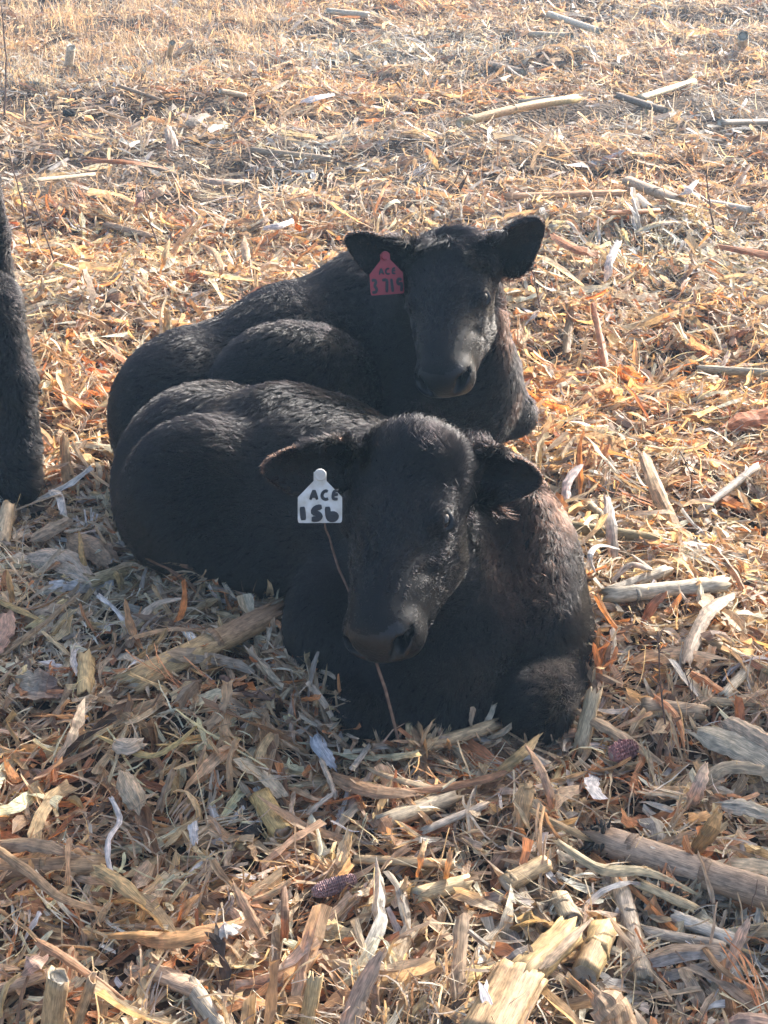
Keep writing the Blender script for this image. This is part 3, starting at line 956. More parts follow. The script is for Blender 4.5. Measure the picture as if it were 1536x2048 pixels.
def scatter(rng, n, y0, y1, power=1.0, pad=.55):
    """points in the wedge the camera looks at and a margin beside it"""
    out = []
    while sum(len(o) for o in out) < n:
        m = n * 2
        y = y0 + (y1 - y0) * rng.random(m) ** power
        sl_ = .30 if y0 < 4 else .40
        hw = sl_ * y + pad
        hm = sl_ * y1 + pad
        x = rng.uniform(-hm, hm, m)
        k = np.abs(x) < hw
        if y0 > 4:
            g = patch(x * .45, y * 1.9, 2.6, 5) + .6 * patch(x, y * 2.2, 7, 9)
            k &= rng.random(m) < np.clip(.62 + .55 * g, .12, 1)
        out.append(np.stack([x[k], y[k]], 1))
    return np.concatenate(out)[:n]

MIXC = dict(straw=3.0, cream=3.2, tan=3.4, orange=2.0, rust=.8, brown=1.8, grey=1.9, white=.9, dark=.5, olive=.3, yellow=.6)

def layer(rng, n, y0, y1, Lr, Wr, S, cols, zr, tilt, curl, bend, fold, power=1.0, probs=MIXC, jag=.2, taper=(-.15, .45), avoid=True, pad=.55, azbias=0.0):
    xy = scatter(rng, n, y0, y1, power, pad)
    x, y = xy[:, 0], xy[:, 1]
    gx_, gy_ = terr_normal(x, y)
    L = rng.uniform(0, 1, n) ** 1.6 * (Lr[1] - Lr[0]) + Lr[0]
    Wd = rng.uniform(0, 1, n) ** 1.4 * (Wr[1] - Wr[0]) + Wr[0]
    Wd = np.minimum(Wd, L * .6)
    az = rng.uniform(0, math.tau, n)
    if azbias: az = np.where(rng.random(n) < azbias, rng.normal(0, .35, n) + math.pi * rng.integers(0, 2, n), az)
    pit = rng.normal(0, tilt, n) + np.cos(az) * gx_ + np.sin(az) * gy_
    z = terrain(x, y) + rng.uniform(zr[0], zr[1], n) + np.abs(np.sin(pit)) * L * .38
    tint = sample_tint(rng, n, probs)
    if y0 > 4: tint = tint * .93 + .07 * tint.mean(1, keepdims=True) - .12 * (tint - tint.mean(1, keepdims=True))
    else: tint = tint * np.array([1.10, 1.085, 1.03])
    pz = patch(x, y, 3.2, 77)[:, None]
    tint = tint * (1 + .17 * pz * np.array([.7, .0, -.8]))
    return ribbons(np.stack([x, y, z], 1), L, Wd, az, pit, S, rng.normal(0, curl, n), rng.normal(0, bend, n), rng.normal(0, fold, n),
                   rng.uniform(*taper, n), np.clip(tint, .01, .8), rng, cols, jag)


def bundles(rng, nb, per, y0, y1, Lr, wr, zr, probs, pad=.55, S=5):
    """frayed strips: neighbouring fibres torn from one leaf, still lying nearly parallel"""
    xy = np.repeat(scatter(rng, nb, y0, y1, 1.1, pad), per, 0); n = nb * per
    az0 = np.repeat(rng.uniform(0, math.tau, nb), per); az = az0 + rng.normal(0, .13, n)
    Lb = np.repeat(rng.uniform(*Lr, nb), per); L = Lb * rng.uniform(.5, 1.1, n)
    off = rng.normal(0, .0055, n)
    x = xy[:, 0] - np.sin(az0) * off + np.cos(az0) * rng.normal(0, .12, n) * Lb; y = xy[:, 1] + np.cos(az0) * off + np.sin(az0) * rng.normal(0, .12, n) * Lb
    gx_, gy_ = terr_normal(x, y)
    pit0 = np.repeat(rng.normal(0, .2, nb), per)
    pit = pit0 + rng.normal(0, .08, n) + np.cos(az) * gx_ + np.sin(az) * gy_
    z = terrain(x, y) + np.repeat(rng.uniform(*zr, nb), per) + rng.normal(0, .0015, n) + np.abs(np.sin(pit0)) * L * .35
    tint = np.repeat(sample_tint(rng, nb, probs), per, 0) * rng.uniform(.8, 1.15, (n, 1))
    curl = np.repeat(rng.normal(0, .35, nb), per) + rng.normal(0, .15, n)
    return ribbons(np.stack([x, y, z], 1), L, rng.uniform(*wr, n), az, pit, S, curl, np.repeat(rng.normal(0, .35, nb), per), rng.normal(0, .3, n), rng.uniform(.1, .8, n), np.clip(tint, .01, .8), rng, 2, .12)

r_ = np.random.default_rng(21)
near = []
DARKMIX = dict(straw=1.5, tan=3, brown=3, rust=.8, dark=1.6, grey=1.5, orange=.8)
LONGMIX = dict(straw=3, cream=3, tan=3, orange=1.5, grey=1.5, brown=1, white=.5)
FIBMIX = dict(straw=3, cream=3.5, tan=2, grey=1, brown=.8, white=.4)
PIPEMIX = dict(straw=3, cream=2, tan=3, yellow=1.5, grey=2, brown=1)
near.append(layer(r_, 33000, .9, 5.2, (.012, .05), (.005, .015), 2, 2, (-.014, .004), .30, .2, .4, .5, probs=DARKMIX, power=1.12, pad=.95))
near.append(layer(r_, 48000, .9, 5.2, (.010, .048), (.0040, .0135), 2, 2, (-.004, .016), .38, .2, .4, .4, power=1.12, pad=.95))
near.append(layer(r_, 23000, .9, 5.2, (.03, .11), (.005, .018), 5, 3, (.0, .024), .28, .28, .45, .5, power=1.12, pad=.95))
near.append(layer(r_, 3800, .9, 5.2, (.06, .19), (.008, .028), 9, 3, (.006, .028), .18, .28, .4, .8, power=1.12, pad=.95, probs=LONGMIX))
near.append(bundles(r_, 4300, 7, .9, 5.2, (.04, .14), (.0015, .0050), (.004, .026), LONGMIX, .95))
near.append(layer(r_, 21000, .9, 5.2, (.03, .13), (.0010, .0032), 5, 2, (.0, .032), .35, .5, .6, .2, power=1.12, pad=.95, jag=.05, probs=FIBMIX))
near.append(layer(r_, 4800, .9, 5.2, (.02, .085), (.009, .022), 3, 6, (.0, .020), .22, .10, .12, 1.5, power=1.12, pad=.95, taper=(-.1, .2), jag=.06, probs=PIPEMIX))
# husks the lying calves have pushed up along their flanks and feet
def bank(rng, line, n, spread, zmax):
    P = np.array([ground_at(x, y)[:2] for x, y in line])
    seg = rng.integers(0, len(P) - 1, n); f = rng.random((n, 1))
    q = P[seg] * (1 - f) + P[seg + 1] * f
    d = P[seg + 1] - P[seg]
    az = np.arctan2(d[:, 1], d[:, 0]) + rng.normal(0, .8, n)
    q = q + rng.normal(0, spread, (n, 2))
    L = rng.uniform(.03, .12, n)
    pit = rng.normal(0, .35, n)
    z = terrain(q[:, 0], q[:, 1]) + rng.uniform(.005, zmax, n) + np.abs(np.sin(pit)) * L * .3
    return ribbons(np.column_stack([q, z]), L, rng.uniform(.003, .016, n), az, pit, 5, rng.normal(0, .3, n), rng.normal(0, .5, n), rng.normal(0, .5, n), rng.uniform(0, .5, n), sample_tint(rng, n, LONGMIX), rng, 3, .15)
near.append(bank(r_, [(205, 1075), (285, 1150), (370, 1195), (470, 1205), (560, 1225), (562, 1310), (620, 1410), (680, 1510)], 1050, .020, .048))
near.append(bank(r_, [(690, 1522), (800, 1535), (900, 1515), (1000, 1502), (1100, 1502), (1175, 1460)], 420, .010, .020))
near.append(bank(r_, [(1200, 1300), (1165, 1450)], 120, .015, .03))
near.append(bank(r_, [(-30, 985), (50, 985), (100, 975)], 220, .018, .045))
near.append(bank(r_, [(1010, 870), (1075, 850)], 120, .015, .03))
litter_obj('crop_litter', near, M_LEAF, label='shredded dry corn leaves and husks covering the field around the calves', cat='crop litter')
FARMIX = dict(straw=3, cream=3, tan=3.2, orange=.9, rust=.5, brown=2.2, grey=3.4, white=.6, dark=1.2, olive=.2, yellow=.1)
far = []
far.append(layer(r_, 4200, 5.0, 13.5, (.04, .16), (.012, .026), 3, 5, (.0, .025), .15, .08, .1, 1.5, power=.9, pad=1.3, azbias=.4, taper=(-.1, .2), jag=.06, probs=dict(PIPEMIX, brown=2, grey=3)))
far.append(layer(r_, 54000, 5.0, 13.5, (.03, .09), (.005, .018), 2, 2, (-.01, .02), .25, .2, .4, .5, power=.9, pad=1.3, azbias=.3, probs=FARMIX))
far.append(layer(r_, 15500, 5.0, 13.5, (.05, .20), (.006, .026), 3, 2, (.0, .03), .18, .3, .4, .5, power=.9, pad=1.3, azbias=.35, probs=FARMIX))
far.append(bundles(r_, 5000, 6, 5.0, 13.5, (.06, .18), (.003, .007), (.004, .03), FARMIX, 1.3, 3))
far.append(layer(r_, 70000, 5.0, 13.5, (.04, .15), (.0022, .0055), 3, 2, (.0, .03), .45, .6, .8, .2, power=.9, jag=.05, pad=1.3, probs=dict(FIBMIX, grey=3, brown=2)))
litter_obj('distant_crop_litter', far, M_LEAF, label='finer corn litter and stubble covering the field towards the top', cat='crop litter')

# dry grass towards the far corner: thin pale blades in leaning tufts
def grass(rng, n_tuft, xr, yr, hgt, per):
    tx = rng.uniform(*xr, n_tuft); ty = rng.uniform(*yr, n_tuft)
    n = n_tuft * per
    x = np.repeat(tx, per) + rng.normal(0, .035, n); y = np.repeat(ty, per) + rng.normal(0, .035, n)
    lean = np.repeat(rng.uniform(0, math.tau, n_tuft), per) + rng.normal(0, .9, n)
    L = rng.uniform(hgt * .5, hgt * 1.3, n)
    pit = np.clip(rng.normal(.95, .3, n), .2, 1.5)
    bend = -rng.uniform(.1, .6, n)
    P0 = np.stack([x + np.cos(lean) * L * .2, y + np.sin(lean) * L * .2, terrain(x, y) + np.sin(pit) * L * .40], 1)
    tint = sample_tint(rng, n, dict(straw=2.4, cream=3, tan=3, grey=4, brown=1.2))
    return ribbons(P0, L, rng.uniform(.0018, .0038, n), lean, pit, 4, rng.normal(0, .3, n), bend, np.zeros(n), rng.uniform(.4, .9, n), tint, rng, 2, .03)
gr = [grass(r_, 900, (-5.6, -.55), (7.2, 11.5), .12, 26), grass(r_, 260, (-3.4, 3.6), (6.0, 12.5), .07, 18), grass(r_, 60, (-1.6, 1.6), (1.2, 6.5), .05, 9), grass(r_, 5, (-.02, .12), (1.47, 1.56), .09, 60)]
litter_obj('dry_grass', gr, M_LEAF, label='pale dry grass tufts thickest in the far corner of the field', cat='grass')

# ------------------------------------------------------------------ single pieces one can point at
RT = np.random.default_rng(404)

def px_size(px, p):
    depth = p[1] * cp + (CAM_H - p[2]) * sp
    return px * depth / F_PX

def finish_attr(o, T, G):
    add_attr(o, 'tint', 'FLOAT_COLOR', T); add_attr(o, 'grain', 'FLOAT_VECTOR', G)

def stem_mesh(p0, p1, r, bow=0.0, n=14, seg=10, squash=.85, irregular=.07, tint=(.5, .38, .2), tint2=None, rag=.5, rr=None, lobes=0.0):
    """a cut length of stalk: out-of-round, ragged at the ends, pale pith showing in the cut"""
    p0 = np.array(p0, float); p1 = np.array(p1, float)
    ax_ = p1 - p0; L = np.linalg.norm(ax_); ax_ /= L
    side = np.cross(ax_, [0, 0, 1.0])
    side = side / np.linalg.norm(side) if np.linalg.norm(side) > .1 else np.array([1.0, 0, 0])
    up = np.cross(side, ax_)
    ph = RT.uniform(0, 6.28, 4)
    t = np.linspace(0, 1, seg + 1)
    th = np.arange(n) / n * math.tau
    ridge = 1 + irregular * np.sin(2 * th + ph[0])[None] + irregular * .7 * np.sin(5 * th + ph[1] + 1.5 * t[:, None]) + irregular * .5 * RT.normal(size=(seg + 1, n))
    ridge = ridge - lobes * np.abs(np.sin(4 * th))[None] ** .5 * 0 - lobes * (np.abs(np.cos(4 * th + .4))[None] < .32)
    R = r * ridge if rr is None else r * ridge * np.interp(t, np.linspace(0, 1, len(rr)), rr)[:, None]
    cen = p0 + ax_ * (t * L)[:, None] + (up * .5 + side * .5) * (bow * np.sin(np.pi * t) * L)[:, None]
    off = np.zeros((seg + 1, n)); off[0] = -np.abs(RT.normal(0, rag, n)) * r; off[-1] = np.abs(RT.normal(0, rag, n)) * r
    V = cen[:, None] + R[..., None] * (np.cos(th)[None, :, None] * side + squash * np.sin(th)[None, :, None] * up) + off[..., None] * ax_
    T = np.ones((seg + 1, n, 4)); base = np.array(tint)
    T[..., :3] = base * (1 + .10 * np.sin(th * 2 + ph[2]))[None, :, None] * (1 + RT.normal(0, .07, (seg + 1, n, 1)))
    if tint2 is not None:
        m = np.clip(.5 + .9 * np.sin(t * 5 + ph[3])[:, None] * np.cos(th + ph[0])[None], 0, 1)[..., None]
        T[..., :3] = T[..., :3] * (1 - m) + np.array(tint2) * m
    G = np.zeros((seg + 1, n, 3)); G[..., 0] = (th * r)[None] + ph[0] * 3; G[..., 1] = (t * L)[:, None] + ph[1] * 3
    V = V.reshape(-1, 3); T = T.reshape(-1, 4); G = G.reshape(-1, 3)
    Q = []
    for i in range(seg):
        for j in range(n):
            Q.append((i * n + j, i * n + (j + 1) % n, (i + 1) * n + (j + 1) % n, (i + 1) * n + j))
    k = len(V)
    pith = np.array([.66, .60, .48])
    extra_v, extra_t, extra_g = [], [], []
    for e, (row, c, sgn) in enumerate(((0, cen[0], 1), (seg, cen[-1], -1))):
        ring = V[row * n:(row + 1) * n]
        inner = c + (ring - c - ((ring - c) @ ax_)[:, None] * ax_) * .74 + ax_ * r * .10 * sgn
        for v in inner: extra_v.append(v); extra_t.append([*pith, 1]); extra_g.append([v[0], v[1], 0])
        extra_v.append(c + ax_ * r * .35 * sgn); extra_t.append([*(pith * .75), 1]); extra_g.append([0, 0, 0])
        b = k + e * (n + 1)
        for j in range(n):
            Q.append((row * n + j, b + j, b + (j + 1) % n, row * n + (j + 1) % n) if sgn > 0 else (row * n + (j + 1) % n, b + (j + 1) % n, b + j, row * n + j))
            Q.append((b + j, b + n, b + n, b + (j + 1) % n))
    V = np.concatenate([V, np.array(extra_v)]); T = np.concatenate([T, np.array(extra_t)]); G = np.concatenate([G, np.array(extra_g)])
    return V, Q, T, G

def half_mesh(p0, p1, r, tint, arc=200, roll=0.0, n=10, seg=8, thick=.22, open_up=False, bow=0.0, split=0.0):
    """a split, hollow half of a stalk or a stiff sheath, curved across its width"""
    p0 = np.array(p0, float); p1 = np.array(p1, float)
    ax_ = p1 - p0; L = np.linalg.norm(ax_); ax_ /= L
    side = np.cross(ax_, [0, 0, 1.0]); 
    side = side / np.linalg.norm(side) if np.linalg.norm(side) > .1 else np.array([1.0, 0, 0])
    up = np.cross(side, ax_)
    if open_up: up = -up
    c_, s_ = math.cos(roll), math.sin(roll)
    side, up = side * c_ + up * s_, -side * s_ + up * c_
    t = np.linspace(0, 1, seg + 1)
    a0 = math.radians(90 - arc / 2); a1 = math.radians(90 + arc / 2)
    th = np.linspace(a0, a1, n)
    ph = RT.uniform(0, 6.28, 3)
    V, T, G = [], [], []
    offs = RT.normal(0, .7, (2, n)) * r
    for lay, rad in ((0, r), (1, r * (1 - thick))):
        Rr = rad * (1 + .05 * RT.normal(size=(seg + 1, n)) + .06 * np.sin(th * 7 + ph[0])[None])
        off = np.zeros((seg + 1, n)); off[0] = -np.abs(offs[0]); off[-1] = np.abs(offs[1])
        cen = p0 + ax_ * (t * L)[:, None] + side * (bow * np.sin(np.pi * t) * L)[:, None]
        v = cen[:, None] + Rr[..., None] * (np.cos(th)[None, :, None] * side + np.sin(th)[None, :, None] * up) + off[..., None] * ax_ - up * r * .45
        V.append(v.reshape(-1, 3))
        tt = np.ones((seg + 1, n, 4)); col = np.array(tint if lay == 0 else np.minimum(np.array(tint) * 1.15 + .06, .75))
        tt[..., :3] = col * (1 + RT.normal(0, .08, (1, n, 1))) * (1 + RT.normal(0, .05, (seg + 1, n, 1)))
        T.append(tt.reshape(-1, 4))
        g = np.zeros((seg + 1, n, 3)); g[..., 0] = (th * r)[None] + ph[0] * 3 + lay; g[..., 1] = (t * L)[:, None] + ph[1] * 3
        G.append(g.reshape(-1, 3))
    V = np.concatenate(V); T = np.concatenate(T); G = np.concatenate(G)
    Q = []; m = (seg + 1) * n
    for i in range(seg):
        for j in range(n - 1):
            a, b, c, d = i * n + j, i * n + j + 1, (i + 1) * n + j + 1, (i + 1) * n + j
            Q.append((a, b, c, d)); Q.append((m + d, m + c, m + b, m + a))
        for j in (0, n - 1):
            a, d = i * n + j, (i + 1) * n + j
            Q.append((a, d, m + d, m + a) if j == 0 else (d, a, m + a, m + d))
    for row in (0, seg):
        for j in range(n - 1):
            a, b = row * n + j, row * n + j + 1
            Q.append((b, a, m + a, m + b) if row == 0 else (a, b, m + b, m + a))
    return V, Q, T, G

def mesh_from(name, data, mat, parent=None, smooth=True):
    V, Q, T, G = data
    o = poly_obj(name, V, Q, mat, smooth)
    finish_attr(o, T, G)
    if parent is not None: set_parent(o, parent)
    return o

def tinted(t):
    c = np.array(PAL[t] if isinstance(t, str) else t, float)
    if c[2] < .62: c = c * np.array([.98, .88, .78])
    return c

def stalk(label, a, b, wpx, tint='tan', tint2=None, nodes=(), form='tube', lift=(.012, .012), bow=0.0, cat='corn stalk', arc=200, roll=0.0, open_up=False, rag=.5, irregular=.07, root_end=None, name='corn_stalk', rr=None, lobes=0.0, squash=.85, n=14):
    c0 = ground_at(a[0], a[1]); r = px_size(wpx, c0) / 2
    ex = .012 if c0[1] < 4.5 else .032
    p0 = ground_at(a[0], a[1], lift[0] + ex + r * .6); p1 = ground_at(b[0], b[1], lift[1] + ex + r * .6)
    tc = tinted(tint); t2 = None if tint2 is None else tinted(tint2)
    if form == 'half': data = half_mesh(p0, p1, r, tc, arc=arc, roll=roll, open_up=open_up, bow=bow)
    else: data = stem_mesh(p0, p1, r, bow=bow, tint=tc, tint2=t2, rag=rag, irregular=irregular, rr=rr, lobes=lobes, squash=squash, n=n)
    if not nodes and root_end is None:
        o = mesh_from(name, data, M_STALK)
        tag(o, label, cat)
        return o
    e = empty(name, tuple((p0 + p1) / 2)); tag(e, label, cat)
    mesh_from('stem', data, M_STALK, e)
    L = np.linalg.norm(p1 - p0); ax_ = (p1 - p0) / L
    up_ = np.cross(np.cross(ax_, [0, 0, 1.0]), ax_); sd_ = np.cross(ax_, [0, 0, 1.0])
    for q in nodes:
        c = p0 + ax_ * (L * q) + (up_ * .5 + sd_ * .5) * (bow * math.sin(math.pi * q) * L)
        ring = []
        V, Q, T, G = stem_mesh(c - ax_ * r * .24, c + ax_ * r * .24, r * 1.0, seg=4, tint=tc * .72, rag=.02, irregular=.10, rr=[1.0, 1.05, 1.08, 1.04, 1.0])
        if form == 'half':
            V, Q, T, G = half_mesh(c - ax_ * r * .22, c + ax_ * r * .22, r * 1.07, tc * .6, arc=arc, roll=roll, open_up=open_up, seg=2, thick=.12)
        mesh_from('node', (V, Q, T, G), M_STALK, e)
    if root_end is not None:
        c = p0 if root_end == 0 else p1
        vs, fs = [], []
        for k in range(46):
            d = RT.normal(size=3); d /= np.linalg.norm(d)
            base = c + d * r * .5
            tip = c + d * r * RT.uniform(1.1, 1.7)
            v, f = tube_mesh([base, (base + tip) / 2 + RT.normal(0, r * .12, 3), tip], [r * .18, r * .13, r * .03], 5)
            o_ = len(vs); vs += list(v); fs += [tuple(i + o_ for i in q) for q in f]
        ro = poly_obj('root_crown', vs, fs, M_CLOD, True); set_parent(ro, e)
        ro['kind'] = 'stuff'
    return e

def leaf(label, pts, wpx, tint='straw', w0=.55, w1=.35, fold=.35, twist=0.0, roll=0.0, cat='corn leaf', name='corn_leaf', jag=.07, seg=14, cols=5, tint2=None, thick=.0006):
    """one strip of leaf or husk laid through the given picture points (x, y, height over the litter)"""
    ex = .022 if pts[0][1] > 560 else .042
    P = np.array([ground_at(x, y, ex + l) for x, y, l in pts])
    W_ = px_size(wpx, P[len(P) // 2])
    tt = np.linspace(0, 1, len(P)); t = np.linspace(0, 1, seg + 1)
    if len(P) > 2:
        # smooth curve through the points
        path = np.zeros((seg + 1, 3))
        for i, u in enumerate(t):
            x = u * (len(P) - 1); k = min(int(x), len(P) - 2); f = x - k
            a, b = P[k], P[k + 1]; m0 = P[max(k - 1, 0)]; m1 = P[min(k + 2, len(P) - 1)]
            path[i] = .5 * ((2 * a) + (-m0 + b) * f + (2 * m0 - 5 * a + 4 * b - m1) * f ** 2 + (-m0 + 3 * a - 3 * b + m1) * f ** 3)
    else:
        path = P[0] + (P[1] - P[0]) * t[:, None]
    L = np.linalg.norm(np.diff(path, axis=0), axis=1).sum()
    path += RT.normal(0, .012, path.shape) * W_
    tg = np.gradient(path, axis=0); tg /= np.linalg.norm(tg, axis=1, keepdims=True)
    view = path - CAMP; view /= np.linalg.norm(view, axis=1, keepdims=True)
    upv = np.array([0, -.35, .94])
    side = np.cross(tg, upv); side /= np.linalg.norm(side, axis=1, keepdims=True) + 1e-9
    up = np.cross(side, tg)
    an = roll + twist * (t - .5)
    sd = side * np.cos(an)[:, None] + up * np.sin(an)[:, None]
    un = -side * np.sin(an)[:, None] + up * np.cos(an)[:, None]
    prof = np.interp(t, [0, .25, .6, 1], [w0, 1, .95, w1]) * (1 + RT.normal(0, jag, seg + 1))
    c = np.linspace(-1, 1, cols)
    w = W_ / 2 * prof
    edge = 1 + RT.normal(0, jag, (seg + 1, cols)) * (np.abs(c) > .9)
    top = path[:, None] + sd[:, None] * (w[:, None] * c * edge)[..., None] + un[:, None] * (w[:, None] * (.5 - c ** 2) * fold + W_ * .03 * np.sin(c * 9 + t[:, None] * 7))[..., None]
    top[0] += tg[0] * (RT.normal(0, .3, cols) * W_)[:, None]; top[-1] += tg[-1] * (RT.normal(0, .3, cols) * W_)[:, None]
    bot = top - un[:, None] * thick
    n = (seg + 1) * cols
    V = np.concatenate([top.reshape(-1, 3), bot.reshape(-1, 3)])
    Q = []
    for i in range(seg):
        for j in range(cols - 1):
            a, b, cc, d = i * cols + j, i * cols + j + 1, (i + 1) * cols + j + 1, (i + 1) * cols + j
            Q.append((a, b, cc, d)); Q.append((n + d, n + cc, n + b, n + a))
        for j in (0, cols - 1):
            a, d = i * cols + j, (i + 1) * cols + j
            Q.append((a, d, n + d, n + a))
    T = np.ones((2, seg + 1, cols, 4)); base = tinted(tint)
    T[..., :3] = base * (1 + RT.normal(0, .05, (1, seg + 1, 1, 1))) * (1 + RT.normal(0, .06, (1, 1, cols, 1)))
    if tint2 is not None:
        m = np.clip(t * 1.6 - .3, 0, 1)[None, :, None, None]
        T[..., :3] = T[..., :3] * (1 - m) + tinted(tint2) * m
    G = np.zeros((2, seg + 1, cols, 3)); G[..., 0] = (W_ / 2 * c) + RT.uniform(0, 30); G[..., 1] = (t * L)[None, :, None] + RT.uniform(0, 30)
    o = poly_obj(name, V, Q, M_LEAF, False)
    finish_attr(o, T.reshape(-1, 4), G.reshape(-1, 3))
    tag(o, label, cat)
    return o

def husk(label, pts, wpx, tint, **k):
    k.setdefault('fold', .5); k.setdefault('cols', 7); k.setdefault('jag', .05)
    return leaf(label, pts, wpx, tint, cat='husk', name='corn_husk', **k)

def cob(label, a, b, wpx, tint):
    c0 = ground_at(a[0], a[1]); r = px_size(wpx, c0) / 2
    p0 = ground_at(a[0], a[1], .024 + r); p1 = ground_at(b[0], b[1], .024 + r)
    ax_ = p1 - p0; L = np.linalg.norm(ax_); ax_ /= L
    side = np.cross(ax_, [0, 0, 1.0]); side /= np.linalg.norm(side); up = np.cross(side, ax_)
    rows, seg = 14, max(10, int(L / (r * .26)))
    n = rows * 2; V = []; T = []; Q = []
    for i in range(2 * seg + 1):
        t = i / (2 * seg)
        env = (1 - abs(2 * t - 1) ** 5 * .45)
        for j in range(n):
            th = math.tau * j / n
            pit = .80 if (j % 2 == 1 and i % 2 == 1) else (1.0 if (j % 2 == 0) != (i % 2 == 0) else 1.06)
            rad = r * env * (1 - (1 - pit) * 1.3) * (1 + RT.normal(0, .07)) * (1 + .08 * math.sin(7 * t + th * 2))
            V.append(p0 + ax_ * (t * L) + rad * (math.cos(th) * side + math.sin(th) * up))
            T.append([*(np.array(tint) * (.55 if pit < .9 else RT.uniform(.6, 1.3))), 1])
    for i in range(2 * seg):
        for j in range(n):
            Q.append((i * n + j, i * n + (j + 1) % n, (i + 1) * n + (j + 1) % n, (i + 1) * n + j))
    k = len(V); V += [p0 + ax_ * r * .2, p1 - ax_ * r * .2]; T += [[.5, .42, .34, 1]] * 2
    for j in range(n):
        Q.append((j, k, k, (j + 1) % n)); Q.append((2 * seg * n + (j + 1) % n, k + 1, k + 1, 2 * seg * n + j))
    o = poly_obj('corn_cob', V, Q, M_STALK, False)
    finish_attr(o, np.array(T), np.array(V) * .05)
    tag(o, label, 'corn cob')

def weed(label, path, rpx, tint=None, twigs=0, cat='weed stem', name='weed_stem', world=None):
    P = np.array(world) if world is not None else np.array([at(*q) for q in path])
    m = 12; t = np.linspace(0, len(P) - 1, m)
    Q_ = np.stack([np.interp(t, np.arange(len(P)), P[:, k]) for k in range(3)], 1)
    r = px_size(rpx, P[0]) / 2
    Q_ += RT.normal(0, r * .5, Q_.shape)
    vs, fs = tube_mesh(Q_, np.linspace(r, r * .5, m) * (1 + .25 * RT.random(m)), 6)
    vs = list(vs)
    for k in range(twigs):
        i = RT.integers(3, m - 1); d = RT.normal(size=3); d[2] = abs(d[2]) + .6; d /= np.linalg.norm(d)
        l = RT.uniform(.012, .035)
        v, f = tube_mesh([Q_[i], Q_[i] + d * l * .5 + RT.normal(0, .002, 3), Q_[i] + d * l], [r * .6, r * .5, r * .3], 4)
        o_ = len(vs); vs += list(v); fs += [tuple(x + o_ for x in q) for q in f]
    o = poly_obj(name, vs, fs, M_TWIG, True)
    tag(o, label, cat)
    return o

def clod(label, x, y, wpx, hpx=None):
    c = ground_at(x, y, .025 if y > 600 else .04); r = px_size(wpx, c) / 2
    n, m = 22, 12; V = []; Q = []
    ph = RT.uniform(0, 6.28, 8)
    for i in range(m + 1):
        a = math.pi * i / m
        for j in range(n):
            b = math.tau * j / n
            d = np.array([math.sin(a) * math.cos(b), math.sin(a) * math.sin(b), math.cos(a)])
            k = 1 + .18 * math.sin(d[0] * 6 + ph[0]) * math.sin(d[1] * 7 + ph[1]) + .10 * math.sin(d[2] * 11 + d[0] * 9 + ph[2]) + RT.normal(0, .035)
            V.append(c + d * r * k * np.array([1, .8, .55]))
    for i in range(m):
        for j in range(n):
            Q.append((i * n + j, (i + 1) * n + j, (i + 1) * n + (j + 1) % n, i * n + (j + 1) % n))
    o = poly_obj('dirt_clod', V, Q, M_CLOD, False)
    tag(o, label, 'clod')

# --- stalks close to the camera
stalk('thick split brown stalk with a joint, pointing at the front calf\'s belly', (268, 1362), (545, 1228), 58, (.37, .25, .155), (.50, .38, .20), nodes=(.56,), lift=(.004, .030), irregular=.07, lobes=.12, squash=.7, n=30, rag=.9)
stalk('thick grey-brown stalk with black root end and two joints', (1205, 1680), (1560, 1795), 62, (.34, .25, .18), (.42, .33, .25), nodes=(.17, .60), root_end=0, irregular=.05, lift=(.024, .024))
stalk('broad yellow stalk split lengthwise at the bottom picture edge, joint on top', (972, 2075), (1040, 1948), 112, (.44, .32, .18), (.40, .28, .16), nodes=(), irregular=.03, lobes=.16, squash=.5, n=40, rag=.08)
stalk('smooth yellow half stalk continuing upward from the broad ribbed one', (1050, 1945), (1130, 1866), 74, (.50, .38, .19), form='half', arc=150, lift=(.02, .03), nodes=(.03,))
leaf('grey weathered strip peeling beside the smooth yellow half stalk', [(1000, 1935, .02), (1030, 1910, .035), (1062, 1893, .04)], 17, (.40, .38, .36), w0=.4, w1=.9)
leaf('pale strip along the upper side of the smooth yellow half stalk', [(1085, 1935, .04), (1130, 1890, .05), (1180, 1840, .05)], 20, (.56, .48, .36), w0=.6, w1=.2)
stalk('short yellowish split stalk piece just beside the broad yellow one', (1172, 1945), (1208, 1862), 58, (.58, .44, .22), (.44, .32, .18), nodes=(.55,), irregular=.12)
stalk('cut tan stalk with a round pale end and ring joint', (1010, 1768), (1092, 1726), 40, (.48, .37, .22), nodes=(.16,), rag=.08, irregular=.03)
stalk('stubby jointed stalk end below the cut tan stalk', (1120, 1795), (1145, 1840), 40, (.48, .40, .27), nodes=(.4,), rag=.15, irregular=.05)
stalk('pale frayed stalk lying beside the front calf\'s shoulder, joint at its near end', (1215, 1192), (1446, 1168), 34, (.52, .50, .42), (.62, .55, .42), nodes=(.24,), irregular=.06, lift=(.01, .02))
stalk('weathered half stalk touching the pale frayed one', (1220, 1180), (1330, 1138), 26, (.46, .43, .36), form='half')
stalk('upright split stalk leaning on the front calf\'s knee', (1160, 1500), (1186, 1392), 34, (.52, .44, .30), form='half', lift=(.005, .06), arc=150)
stalk('split pale-green stalk tucked under the front calf\'s chest', (812, 1502), (985, 1448), 30, (.48, .38, .24), form='half', lift=(.012, .03), arc=190)
stalk('short olive-yellow stalk chunk lying among brown shreds', (522, 1592), (566, 1665), 42, (.54, .40, .17), irregular=.08, rag=.2)
stalk('upright broken square stalk at the bottom corner of the picture', (98, 2090), (116, 1955), 58, (.44, .32, .19), (.48, .36, .20), lift=(.005, .10), irregular=.06, rag=.15, squash=.6)
